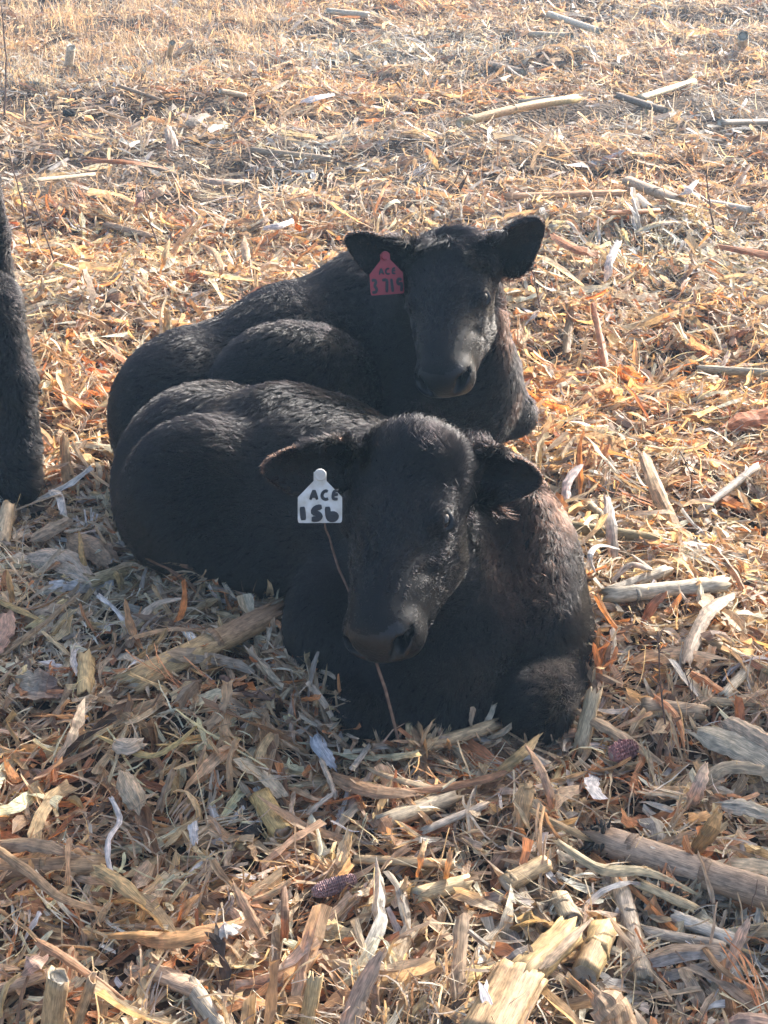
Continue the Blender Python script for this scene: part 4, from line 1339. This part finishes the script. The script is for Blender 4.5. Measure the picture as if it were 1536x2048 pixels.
stalk('thin leaning broken stalk beside the upright square one', (140, 2080), (182, 1960), 30, (.42, .30, .18), lift=(.005, .10), form='half')
stalk('small yellow split stub standing between shreds', (171, 1382), (172, 1318), 36, (.56, .43, .22), form='half', lift=(.01, .02), arc=160)
stalk('brown stalk lying at the picture edge under curled leaves', (-30, 1742), (205, 1730), 44, (.40, .28, .16), (.34, .24, .15), nodes=(.5,), lift=(.01, .01))
stalk('tan stalk bottom edge bent over orange shreds', (-20, 1985), (90, 1950), 26, (.46, .34, .24), irregular=.1)
stalk('straight tan stalk lying level below the front calf', (712, 1718), (905, 1728), 20, (.52, .40, .24), lift=(.015, .015))
stalk('fat yellow stalk end with torn pale tip', (835, 1790), (935, 1765), 32, (.56, .46, .28), irregular=.08)
stalk('weathered grey log-like stalk, split along its top', (765, 1640), (900, 1592), 38, (.42, .37, .28), form='half', arc=210)
stalk('long grey-white stalk sliver below the weathered split stalk', (850, 1660), (970, 1610), 17, (.50, .46, .40), lift=(.02, .02))
stalk('pale stump piece hanging vertically among shreds, thick and fibrous', (1238, 1755), (1288, 1955), 32, (.46, .40, .32), (.54, .46, .34), nodes=(.38, .96), irregular=.14)
stalk('grey-white weathered split stalk, upper one of a stacked pair', (1352, 1832), (1470, 1878), 32, (.54, .52, .46), form='half')
stalk('lower weathered stalk of the stacked pair', (1290, 1860), (1440, 1888), 26, (.44, .39, .32), form='half')
stalk('tan stalk sliver crossing below the grey-brown root stalk', (1285, 1768), (1388, 1815), 24, (.56, .47, .30), form='half', arc=170, lift=(.02, .015))
stalk('grey bent stalk end leaving the bottom edge', (385, 1975), (450, 2070), 36, (.40, .37, .31), irregular=.06)
stalk('frayed brown-grey stalk behind the grey bent end', (310, 1945), (388, 1978), 38, (.44, .33, .24), irregular=.14)
stalk('ridged upright stalk half at the bottom edge, cracked olive', (610, 2060), (628, 1960), 34, (.52, .40, .22), form='half', lift=(.005, .07), arc=170)
stalk('dark olive stalk lying behind the front calf\'s shoulder', (1130, 1052), (1330, 1082), 26, (.26, .22, .12), (.34, .29, .16), lift=(.01, .01))
stalk('tan stalk half with bright edge at the picture edge', (1390, 1397), (1560, 1408), 22, (.50, .40, .26), lift=(.01, .01), form='half')
stalk('tan ridged stalk lying level under orange husk', (1290, 1412), (1400, 1425), 34, (.48, .36, .24), irregular=.1)
stalk('dark olive stalk slanting over pale chips', (1405, 1275), (1540, 1345), 20, (.36, .28, .16), lift=(.02, .012))
stalk('small pale stalk plug standing among shreds beside tan leaf', (1448, 1388), (1500, 1330), 22, (.56, .50, .38), form='half')
stalk('whitish stalk chip pointing down at the split brown stalk', (372, 1262), (398, 1292), 17, 'white')
stalk('yellow and white split stalk lying across dark leaves', (62, 1255), (128, 1205), 24, (.60, .52, .28), form='half')
stalk('frayed yellow stalk splinter bundle by the big pale husk', (178, 1162), (268, 1132), 34, (.50, .43, .26), form='half', arc=170)
stalk('dark brown stalk stub behind yellow splinter at the edge', (-10, 1062), (22, 1015), 40, (.46, .38, .27), form='half')
stalk('tan split stalk lying across the foot of the standing calf', (-20, 966), (70, 962), 22, (.52, .42, .30), form='half', lift=(.02, .025))
stalk('fibrous tan stalk half upright at the edge under the standing calf', (6, 1082), (14, 1012), 26, (.54, .44, .30), form='half', lift=(.01, .06))
# --- stalks further away
stalk('long bowed yellow stalk with orange leaf end, high in the field', (920, 247), (1150, 198), 21, (.56, .47, .26), (.54, .36, .20), nodes=(.42,), bow=.05)
stalk('thin whitish stalk slanting near the top edge', (1098, 28), (1200, 63), 13, (.60, .56, .46))
stalk('grey-tan stalk pointing up and away behind the raised ear', (1275, 198), (1388, 163), 15, (.46, .42, .30))
stalk('dark stalk crossing behind the grey-tan one', (1238, 192), (1330, 222), 16, (.22, .18, .14))
stalk('long flat orange stalk lying level in the field', (1012, 392), (1242, 384), 17, (.56, .34, .19), (.50, .26, .13), form='half')
stalk('second flat orange stalk, shorter and below the long one', (1215, 425), (1315, 420), 13, (.50, .24, .11), form='half')
stalk('round grey-brown stalk pointing at a white curled husk', (1255, 362), (1358, 402), 22, (.42, .34, .25), nodes=(.6,), rag=.1)
stalk('short whitish plug of stalk beside orange stalk', (1275, 395), (1298, 418), 17, (.66, .60, .50), rag=.1)
stalk('small upright cream stub far off at the edge', (1487, 92), (1486, 72), 22, (.68, .64, .54), lift=(.01, .08))
stalk('upright stubble stalk in the dry grass, taller one', (338, 112), (345, 85), 12, (.66, .58, .44), lift=(.005, .14))
stalk('leaning stubble stalk beside the taller upright one', (350, 112), (385, 82), 12, (.54, .42, .30), lift=(.005, .05))
stalk('thick pale stub standing in the grass near the corner', (138, 128), (142, 95), 18, (.66, .60, .50), lift=(.005, .10))
stalk('thin brown stalk lying in the field below the grass', (238, 172), (328, 202), 9, (.34, .26, .18))
stalk('pale flat stalk strip lying level near the dark weeds', (65, 360), (188, 348), 11, (.50, .42, .30), form='half')
stalk('brown curved stalk beside the pale strip', (248, 318), (358, 352), 9, (.34, .25, .16), bow=.03)
stalk('grey stalk lying in shade above the back calf\'s ear', (505, 300), (660, 318), 14, (.38, .31, .23), (.46, .36, .24))
stalk('brown rough stalk lying straight, lower of the field', (215, 448), (305, 472), 17, (.38, .28, .19), form='half')
stalk('round stalk tip pointing up near the white paper-like scrap', (440, 182), (492, 192), 14, (.56, .44, .30), rag=.1)
stalk('tan stalk piece near the top edge by a blackish clod', (1065, 68), (1140, 72), 14, (.52, .44, .32))
stalk('grey stalk lying level below the raised ears at picture edge', (1400, 738), (1560, 748), 19, (.44, .40, .30), (.52, .46, .34))
stalk('fat brown stalk high in the field, broken end', (972, 128), (1045, 145), 17, (.36, .28, .20))
stalk('pale stalk lying level near the top edge', (655, 22), (735, 30), 13, (.56, .50, .40))
stalk('tan stalk lying level at the far side edge', (1440, 245), (1560, 243), 13, (.48, .42, .34))
stalk('whitish stalk at the side edge below the white husk', (1420, 405), (1500, 420), 14, (.68, .62, .52))
stalk('stalk lying along the edge of the back calf\'s knee', (1085, 610), (1010, 850), 1, 'tan') if False else None
stalk('grey angled stalk between cream leaves beside the front calf', (1405, 1015), (1512, 932), 17, (.40, .38, .35), form='half', lift=(.015, .03))
stalk('yellowish stalk tip beside the dark weed stem', (1215, 1040), (1180, 1010), 16, (.52, .44, .30))
stalk('short grey chunk lying against the front calf\'s back', (1040, 205), (1105, 195), 13, (.42, .36, .28))

# --- leaves and husks
husk('big pale white husk lying in shade near the standing calf\'s hoof', [(60, 1112, .02), (120, 1115, .035), (180, 1160, .02)], 62, (.70, .66, .58), w0=.5, w1=.4)
husk('broad peach husk behind the big pale white husk', [(140, 1072, .02), (190, 1095, .03), (225, 1130, .015)], 60, (.58, .45, .32), w0=.5, w1=.6)
husk('torn cream husk tapering upward below the white scrap', [(60, 1080, .01), (105, 1055, .03), (140, 1038, .03)], 36, (.60, .52, .40), w0=.15, w1=.8)
leaf('white curled scrap beside the standing calf\'s hoof', [(102, 980, .03), (118, 992, .035), (128, 1030, .02)], 18, 'white', w0=.7, w1=.6)
leaf('narrow yellow leaf tip sticking up over the peach husk', [(172, 1155, .01), (164, 1110, .035), (158, 1062, .06)], 13, (.60, .44, .18), w0=.9, w1=.2)
leaf('upright tan leaf between the two black calves\' ground and hoof', [(140, 978, .01), (132, 930, .04), (128, 870, .08)], 22, (.56, .44, .26), w0=.8, w1=.7)
husk('grey bowl-shaped husk with dark stained edge', [(35, 1375, .01), (70, 1375, .03), (118, 1382, .012)], 78, (.56, .55, .48), fold=-.6, w0=.8, w1=.6, tint2=(.34, .28, .26))
leaf('rounded pink-tan husk flap at the picture edge', [(-20, 1300, .02), (5, 1265, .03), (14, 1225, .02)], 46, (.62, .46, .38), w0=1, w1=.6)
leaf('long orange blade standing upright in the shade', [(282, 1300, .01), (262, 1255, .03), (250, 1200, .05)], 17, (.56, .36, .19), w0=.6, w1=.4)
leaf('long thin ochre leaf at the edge, pointing up', [(25, 1205, .01), (20, 1170, .04), (14, 1138, .055)], 13, (.56, .40, .18), w0=.9, w1=.2)
leaf('frayed whitish strip reaching from shreds to the front calf', [(268, 1252, .015), (310, 1208, .035), (372, 1196, .045)], 17, (.62, .58, .50), w0=.5, w1=.2)
leaf('flat yellow leaf strip by the edge crossing dark gap', [(-5, 1200, .015), (35, 1218, .02), (78, 1238, .02)], 14, (.58, .48, .24))
leaf('yellow ragged strip curving through the middle of the shade', [(195, 1470, .015), (290, 1510, .02), (345, 1492, .035), (395, 1450, .03)], 15, (.62, .54, .26), w0=.4, w1=.3)
leaf('pale curved leaf rising to the edge of the dark calf', [(260, 1142, .02), (330, 1120, .05), (372, 1132, .05)], 20, (.52, .45, .33), w0=.6, w1=.3)
husk('cream torn husk with black pit hole in shade', [(230, 1482, .02), (255, 1490, .035), (275, 1480, .02)], 42, (.70, .66, .56), w0=.6, w1=.9)
husk('cream curled husk with ragged lower edge', [(245, 1545, .03), (262, 1580, .035), (280, 1620, .015)], 48, (.66, .60, .46), w0=.5, w1=.7)
leaf('thin white ribbon curling down in dark shreds', [(222, 1595, .02), (240, 1640, .035), (216, 1680, .04), (222, 1745, .03), (255, 1790, .015)], 12, (.70, .68, .66), w0=.7, w1=.6)
leaf('pale yellow torn strip fraying toward the lit ground', [(192, 1735, .03), (240, 1765, .04), (312, 1835, .015)], 32, (.66, .55, .30), w0=1.0, w1=.3, fold=.5)
leaf('long tan curved leaf sweeping in from the edge', [(-10, 1695, .04), (60, 1745, .04), (130, 1800, .03), (215, 1820, .012)], 21, (.50, .38, .24), w0=.9, w1=.5)
leaf('broad dry leaf lying over the stalk at the edge', [(-10, 1690, .03), (70, 1688, .04), (155, 1712, .02)], 34, (.46, .37, .26), w0=.9, w1=.3)
leaf('small white rectangular chip standing in brown shreds', [(385, 1645, .03), (388, 1685, .015)], 19, (.76, .76, .74), w0=1, w1=.8)
leaf('blue-white sliver left of the front calf\'s chest bottom', [(628, 1468, .03), (645, 1500, .03), (668, 1535, .015)], 32, (.68, .72, .78), w0=.6, w1=.35)
leaf('white stick leaning below the blue-white sliver', [(642, 1518, .03), (660, 1560, .02), (674, 1596, .012)], 12, (.74, .70, .60), w0=1, w1=.9, fold=.8)
leaf('grey-white strip pointing at the front calf\'s foot', [(702, 1540, .02), (740, 1488, .03)], 12, (.64, .62, .56), w0=1, w1=.8)
leaf('white narrow chip lower of the shaded shreds', [(614, 1628, .01), (660, 1590, .02)], 12, (.70, .68, .60), w0=.7, w1=.9)
leaf('long brown leaf folded below the front calf', [(660, 1545, .02), (740, 1580, .03), (840, 1586, .02)], 36, (.44, .31, .20), w0=.4, w1=.2)
leaf('long reddish-brown strip bowing from the chest toward the knee', [(800, 1582, .02), (900, 1572, .025), (990, 1552, .03), (1035, 1530, .03)], 17, (.42, .26, .16))
leaf('cream narrow leaf ending near the twig foot', [(735, 1535, .02), (800, 1560, .02), (878, 1577, .02)], 14, (.60, .52, .36), w0=.4, w1=.8)
leaf('olive leaf folded beside the front calf\'s knee', [(985, 1550, .02), (1040, 1510, .05), (1078, 1470, .05)], 26, (.48, .40, .22), w0=.4, w1=.2)
leaf('wide tan blade slanting away from the front calf\'s knee', [(1155, 1422, .04), (1235, 1468, .03), (1330, 1530, .012)], 27, (.56, .46, .32), w0=.4, w1=.4)
leaf('upright cut yellow leaf base with square top', [(1042, 1650, .01), (1048, 1600, .04), (1058, 1565, .05)], 36, (.60, .48, .28), w0=.8, w1=1.0)
leaf('bright splinter standing above the olive leaf', [(1110, 1620, .01), (1085, 1545, .05), (1052, 1490, .07)], 20, (.64, .50, .36), w0=.9, w1=.3)
leaf('long straw leaf arching under the grey-brown root stalk', [(1115, 1682, .02), (1200, 1735, .035), (1300, 1745, .03), (1400, 1790, .012)], 24, (.58, .56, .40), w0=.5, w1=.2)
leaf('thin straw blade parallel to the arching leaf', [(1060, 1618, .03), (1140, 1660, .03), (1230, 1700, .02)], 16, (.54, .44, .26))
leaf('ochre triangular leaf propped behind the root stalk', [(1388, 1700, .015), (1420, 1660, .05), (1438, 1622, .06)], 36, (.48, .33, .14), w0=.9, w1=.4)
leaf('large bluish-white flat husk at the side edge, uppermost', [(1390, 1460, .02), (1470, 1490, .03), (1560, 1540, .02)], 62, (.62, .62, .52), w0=.3, w1=1, fold=.2) ['category'] 
husk('cream husk folded behind the large bluish-white one', [(1455, 1440, .03), (1500, 1462, .04), (1560, 1500, .03)], 46, (.66, .60, .48), w0=.8, w1=.9)
leaf('pale green-grey leaf rising to the bluish-white husk', [(1410, 1570, .01), (1450, 1535, .03), (1530, 1540, .03)], 30, (.54, .50, .38), w0=.2, w1=.9)
leaf('white blade standing upright near the side edge', [(1385, 1605, .01), (1400, 1565, .04), (1412, 1525, .05)], 28, (.68, .60, .50), w0=1, w1=.3)
husk('pale silver husk with dark crack at the side edge', [(1440, 1608, .02), (1490, 1612, .03), (1545, 1630, .02)], 38, (.62, .64, .58), w0=.3, w1=1)
leaf('long grey-beige leaf curving up among chips', [(1370, 1335, .015), (1395, 1260, .03), (1425, 1215, .04), (1465, 1190, .03)], 30, (.54, .47, .38), w0=.6, w1=.7)
leaf('brown upright leaf in front of the pale frayed stalk', [(1288, 1240, .01), (1310, 1205, .04), (1328, 1188, .05)], 20, (.44, .28, .17), w0=.8, w1=.8)
leaf('grey-white upright blade behind the front calf\'s shoulder', [(1228, 1112, .01), (1222, 1050, .05), (1214, 990, .08)], 24, (.60, .58, .54), w0=.8, w1=.5)
leaf('white loop of curled leaf beside the front calf\'s shoulder', [(1190, 1142, .02), (1180, 1110, .05), (1200, 1090, .05), (1240, 1098, .03)], 11, (.70, .70, .68))
leaf('pale folded ribbon beside the white loop', [(1225, 1160, .02), (1262, 1128, .04), (1300, 1138, .035), (1262, 1108, .02)], 14, (.64, .62, .56))
leaf('white glossy curl beside the front calf\'s ear', [(1133, 1000, .01), (1135, 965, .04), (1160, 930, .05)], 20, (.78, .70, .66), w0=.4, w1=.6)
leaf('tall cream stalk leaf leaning behind the shoulder', [(1345, 1045, .01), (1315, 980, .05), (1285, 905, .07)], 34, (.62, .50, .32), w0=.7, w1=.5)
leaf('large orange leaf lying at the side edge above the shoulder', [(1450, 855, .015), (1500, 835, .02), (1560, 830, .02)], 46, (.58, .28, .14), w0=.2, w1=1)
leaf('orange leaf standing upright beyond the back calf\'s knee', [(1215, 740, .01), (1195, 650, .06), (1185, 605, .08)], 15, (.60, .32, .16), w0=.6, w1=.5)
leaf('dark olive upright leaf near the back calf\'s cheek', [(1133, 705, .01), (1138, 650, .05), (1142, 612, .08)], 17, (.34, .25, .14), w0=.9, w1=.5)
leaf('orange burst leaf beside the back calf\'s ear', [(1105, 468, .02), (1150, 495, .03), (1200, 508, .02)], 30, (.58, .30, .14), w0=.3, w1=.6)
leaf('rust leaf with bent tip at the side edge', [(1430, 490, .015), (1490, 500, .03), (1560, 515, .02)], 24, (.54, .27, .13), w0=.6, w1=1)
leaf('white torn strip hanging in front of orange husks', [(1215, 555, .01), (1220, 520, .04), (1238, 480, .06)], 18, 'white', w0=.7, w1=.7)
leaf('blue-white flat leaf lying in the upper field', [(1138, 330, .015), (1195, 325, .02), (1250, 300, .02)], 22, (.66, .70, .76), w0=.3, w1=.3, fold=.15)
leaf('white shiny husk curl at the end of a grey-brown stalk', [(1355, 395, .01), (1370, 385, .05), (1395, 360, .09)], 20, (.82, .80, .76), w0=.9, w1=.3)
leaf('small white curl on straw in the upper field', [(1348, 242, .01), (1352, 232, .04), (1362, 222, .07)], 16, (.80, .78, .74), w0=.8, w1=.5)
husk('flat white paper-like scrap in the upper field', [(602, 202, .02), (635, 195, .03), (664, 188, .02)], 20, (.82, .84, .86), w0=.3, w1=.9, fold=.1)
husk('white scrap lying behind the back calf\'s back', [(527, 455, .02), (560, 449, .03), (586, 440, .02)], 20, (.82, .82, .80), w0=.5, w1=.9)
leaf('small white upright shred in the upper field', [(452, 168, .01), (455, 155, .05), (460, 148, .07)], 13, (.80, .78, .72))
leaf('cream flat shred left of the white paper-like scrap', [(545, 178, .01), (575, 162, .03)], 12, (.68, .58, .42))
leaf('pale shred pointing up beside the dark clod', [(258, 258, .01), (290, 238, .04)], 13, (.74, .68, .54))
leaf('grey wide leaf in the middle of the upper field', [(372, 250, .01), (392, 238, .03), (410, 228, .03)], 26, (.48, .45, .38), w0=.4, w1=.9)
husk('pale stump of husk standing in the upper field', [(345, 302, .01), (342, 275, .05), (335, 255, .06)], 24, (.62, .56, .46), w0=.9, w1=.7)
leaf('tall bright yellow blade standing behind the calves', [(320, 545, .01), (328, 515, .06), (338, 480, .10)], 13, (.72, .62, .36), w0=.9, w1=.3)
leaf('upright green-tan blade in front of the back calf\'s rump', [(338, 690, .01), (336, 650, .04), (334, 620, .06)], 17, (.54, .47, .26), w0=.8, w1=.7)
leaf('curled tan ribbon looping behind the back calf', [(400, 488, .01), (425, 500, .03), (442, 530, .03), (440, 552, .01)], 15, (.58, .45, .28))
leaf('upright tan blade behind the calf\'s back, in orange leaves', [(495, 522, .01), (490, 495, .04), (488, 475, .05)], 17, (.56, .46, .32))
leaf('orange leaf with bright tip upright near the white back scrap', [(598, 462, .01), (595, 445, .05), (590, 430, .07)], 14, (.66, .40, .14))
leaf('long brown leaf crossing behind the white back scrap', [(300, 655, .02), (350, 640, .02), (400, 625, .02)], 16, (.44, .28, .17)) if False else None
leaf('orange flat leaf lying in the upper field', [(168, 322, .02), (240, 322, .03), (330, 335, .02)], 16, (.50, .24, .11))
leaf('bright orange patch of husk high in the field', [(300, 172, .02), (330, 178, .03), (355, 182, .02)], 16, (.66, .34, .14), w0=.8, w1=.5)
leaf('pale husk lying flat beneath brown shreds in the field', [(405, 360, .01), (450, 362, .02), (500, 360, .01)], 20, (.58, .52, .44))
leaf('pink-tan triangular leaf beside the dark weed stem', [(270, 410, .01), (278, 395, .04), (285, 382, .05)], 22, (.52, .36, .30))
leaf('cream ragged husk upright behind the weed stem', [(300, 398, .01), (315, 385, .05), (328, 372, .07)], 26, (.68, .58, .42))
husk('cream husk lump near the top edge', [(980, 162, .01), (1000, 158, .03), (1020, 150, .02)], 14, (.66, .58, .44))
leaf('long grey-tan leaf at the bottom edge pointing up', [(690, 2075, .02), (720, 1985, .05), (768, 1895, .08)], 40, (.50, .44, .37), w0=.9, w1=.15)
leaf('vertical grey-brown leaf with ragged top, bottom middle', [(915, 2010, .01), (918, 1930, .04), (926, 1830, .06)], 30, (.50, .40, .28), w0=.5, w1=.9)
husk('broad beige husk fanning out of the bottom edge', [(1240, 2075, .02), (1225, 2020, .06), (1195, 1985, .07)], 90, (.54, .44, .31), w0=1.1, w1=.3)
husk('pinkish flat husk leaving the bottom corner', [(1455, 2045, .02), (1500, 2040, .03), (1560, 2050, .02)], 40, (.56, .44, .37), w0=.4, w1=1)
leaf('brown curved shaving lying diagonal in the corner', [(1402, 1885, .02), (1440, 1935, .03), (1490, 1968, .012)], 15, (.42, .29, .17))
leaf('white forked leaf standing in the corner', [(1455, 1940, .01), (1478, 1880, .05), (1495, 1845, .07)], 24, (.66, .62, .56), w0=.4, w1=.5)
leaf('pink-white flap lit at the bottom corner', [(48, 1940, .03), (65, 1925, .04), (85, 1915, .03)], 40, (.70, .56, .48), w0=.5, w1=.7)
leaf('long orange-lit leaf slanting down from the square stalk', [(70, 1880, .06), (130, 1915, .06), (250, 2000, .012)], 20, (.54, .36, .22))
leaf('glowing orange broad leaf in the lit strip', [(260, 1868, .02), (330, 1880, .04), (420, 1862, .04), (480, 1840, .02)], 34, (.60, .40, .20), w0=.3, w1=.5)
leaf('glowing yellow-tan leaf lying level in the lit strip', [(215, 1872, .04), (280, 1868, .045), (340, 1866, .03)], 16, (.58, .38, .17))
leaf('crumpled white shred on orange leaves', [(425, 1868, .02), (450, 1860, .04), (475, 1855, .03)], 34, (.76, .74, .68), w0=.5, w1=.6, jag=.25)
leaf('orange curled leaf tip upright in the lit strip', [(355, 1848, .01), (365, 1815, .06), (400, 1788, .07)], 16, (.58, .36, .16), w0=.8, w1=.3)
leaf('pale rod lying in the sunlit shreds', [(502, 1802, .02), (545, 1785, .03), (585, 1758, .04)], 17, (.68, .56, .36), w0=.8, w1=.7, fold=.8)
leaf('wood-like shaving standing upright in the lit shreds', [(530, 1880, .01), (495, 1820, .05), (465, 1765, .08)], 22, (.60, .46, .32), w0=.6, w1=.3)
leaf('brown flat splinter upright in the lit shreds', [(568, 1880, .01), (570, 1830, .05), (568, 1775, .07)], 18, (.42, .28, .18), w0=.9, w1=.6)
leaf('lit yellow chip standing on the level tan stalk', [(832, 1752, .01), (842, 1715, .05), (850, 1680, .06)], 14, (.66, .50, .28), w0=1, w1=.8)
leaf('cream stick standing by the fat yellow stalk end', [(890, 1758, .01), (896, 1730, .04), (902, 1700, .06)], 12, (.70, .58, .36), w0=1, w1=.8)

cob('pinkish corn cob with grey tip lying in sunlit shreds', (625, 1786), (712, 1757), 30, (.42, .26, .24))
cob('reddish corn cob half hidden near the front calf\'s knee', (1222, 1512), (1272, 1492), 38, (.36, .16, .14))
clod('dark round manure clod below the olive-yellow chunk', 498, 1662, 46)
clod('small blackish clod beside the white upright blade in upper field', 138, 226, 26)
clod('black clod high in the field near the top edge', 1015, 80, 34)
clod('black clod half under straw in the upper field', 1058, 322, 28)
clod('small dark clod at the far side of the field', 640, 274, 20)

# --- weeds
tw0 = ground_at(810, 1530, .0)
weed('thin brown twig standing in front of the front calf\'s chest', None, 7, world=[tw0, at(757, 1325, 2.05), at(700, 1190, 2.14), at(663, 1090, 2.17), at(648, 1040, 2.17)])
def upright(label, foot, tip, dy, rpx, twigs=0, **k):
    p = ground_at(*foot)
    weed(label, None, rpx, twigs=twigs, world=[p, (p + at(tip[0], tip[1], p[1] + dy)) / 2 + RT.normal(0, .006, 3), at(tip[0], tip[1], p[1] + dy)], **k)
upright('dark weed stem behind the standing calf, outermost', (65, 515), (18, 300), .05, 4, 4)
upright('dark weed stem next to the outermost one', (112, 535), (58, 375), .05, 3.5, 3)
upright('thin dark weed stem standing alone behind the back calf\'s rump', (322, 512), (282, 372), .03, 3.5, 3)
upright('dark branched weed in the sunlit shreds beside the front calf', (1338, 1500), (1316, 1262), .03, 4, 14)
upright('short dark weed beside the branched one', (1405, 1445), (1368, 1335), .03, 3.5, 6)
upright('slender red-brown weed stem in the upper field', (1430, 474), (1412, 335), .03, 3.5, 2)
upright('pale weed stem behind the front calf\'s shoulder', (1385, 1010), (1358, 900), .03, 3.5, 3)
upright('pale bent weed beside the back calf\'s cheek', (1085, 640), (1055, 500), .05, 3.5, 4)
upright('straw-thin weed stalk at the bottom corner', (1498, 1905), (1515, 1760), .0, 3, 1)
upright('curly pale weed sprig against the dark belly of the front calf', (395, 1190), (436, 1122), .0, 4, 16)
upright('thin weed stalk in the top corner of grass', (8, 240), (4, 10), .1, 4, 2)
weed('knotty grey root lying by the split brown stalk', None, 13, twigs=10, cat='root', name='dry_root', world=[ground_at(440, 1350, .03), ground_at(470, 1385, .03), ground_at(515, 1392, .04), ground_at(570, 1402, .03)])
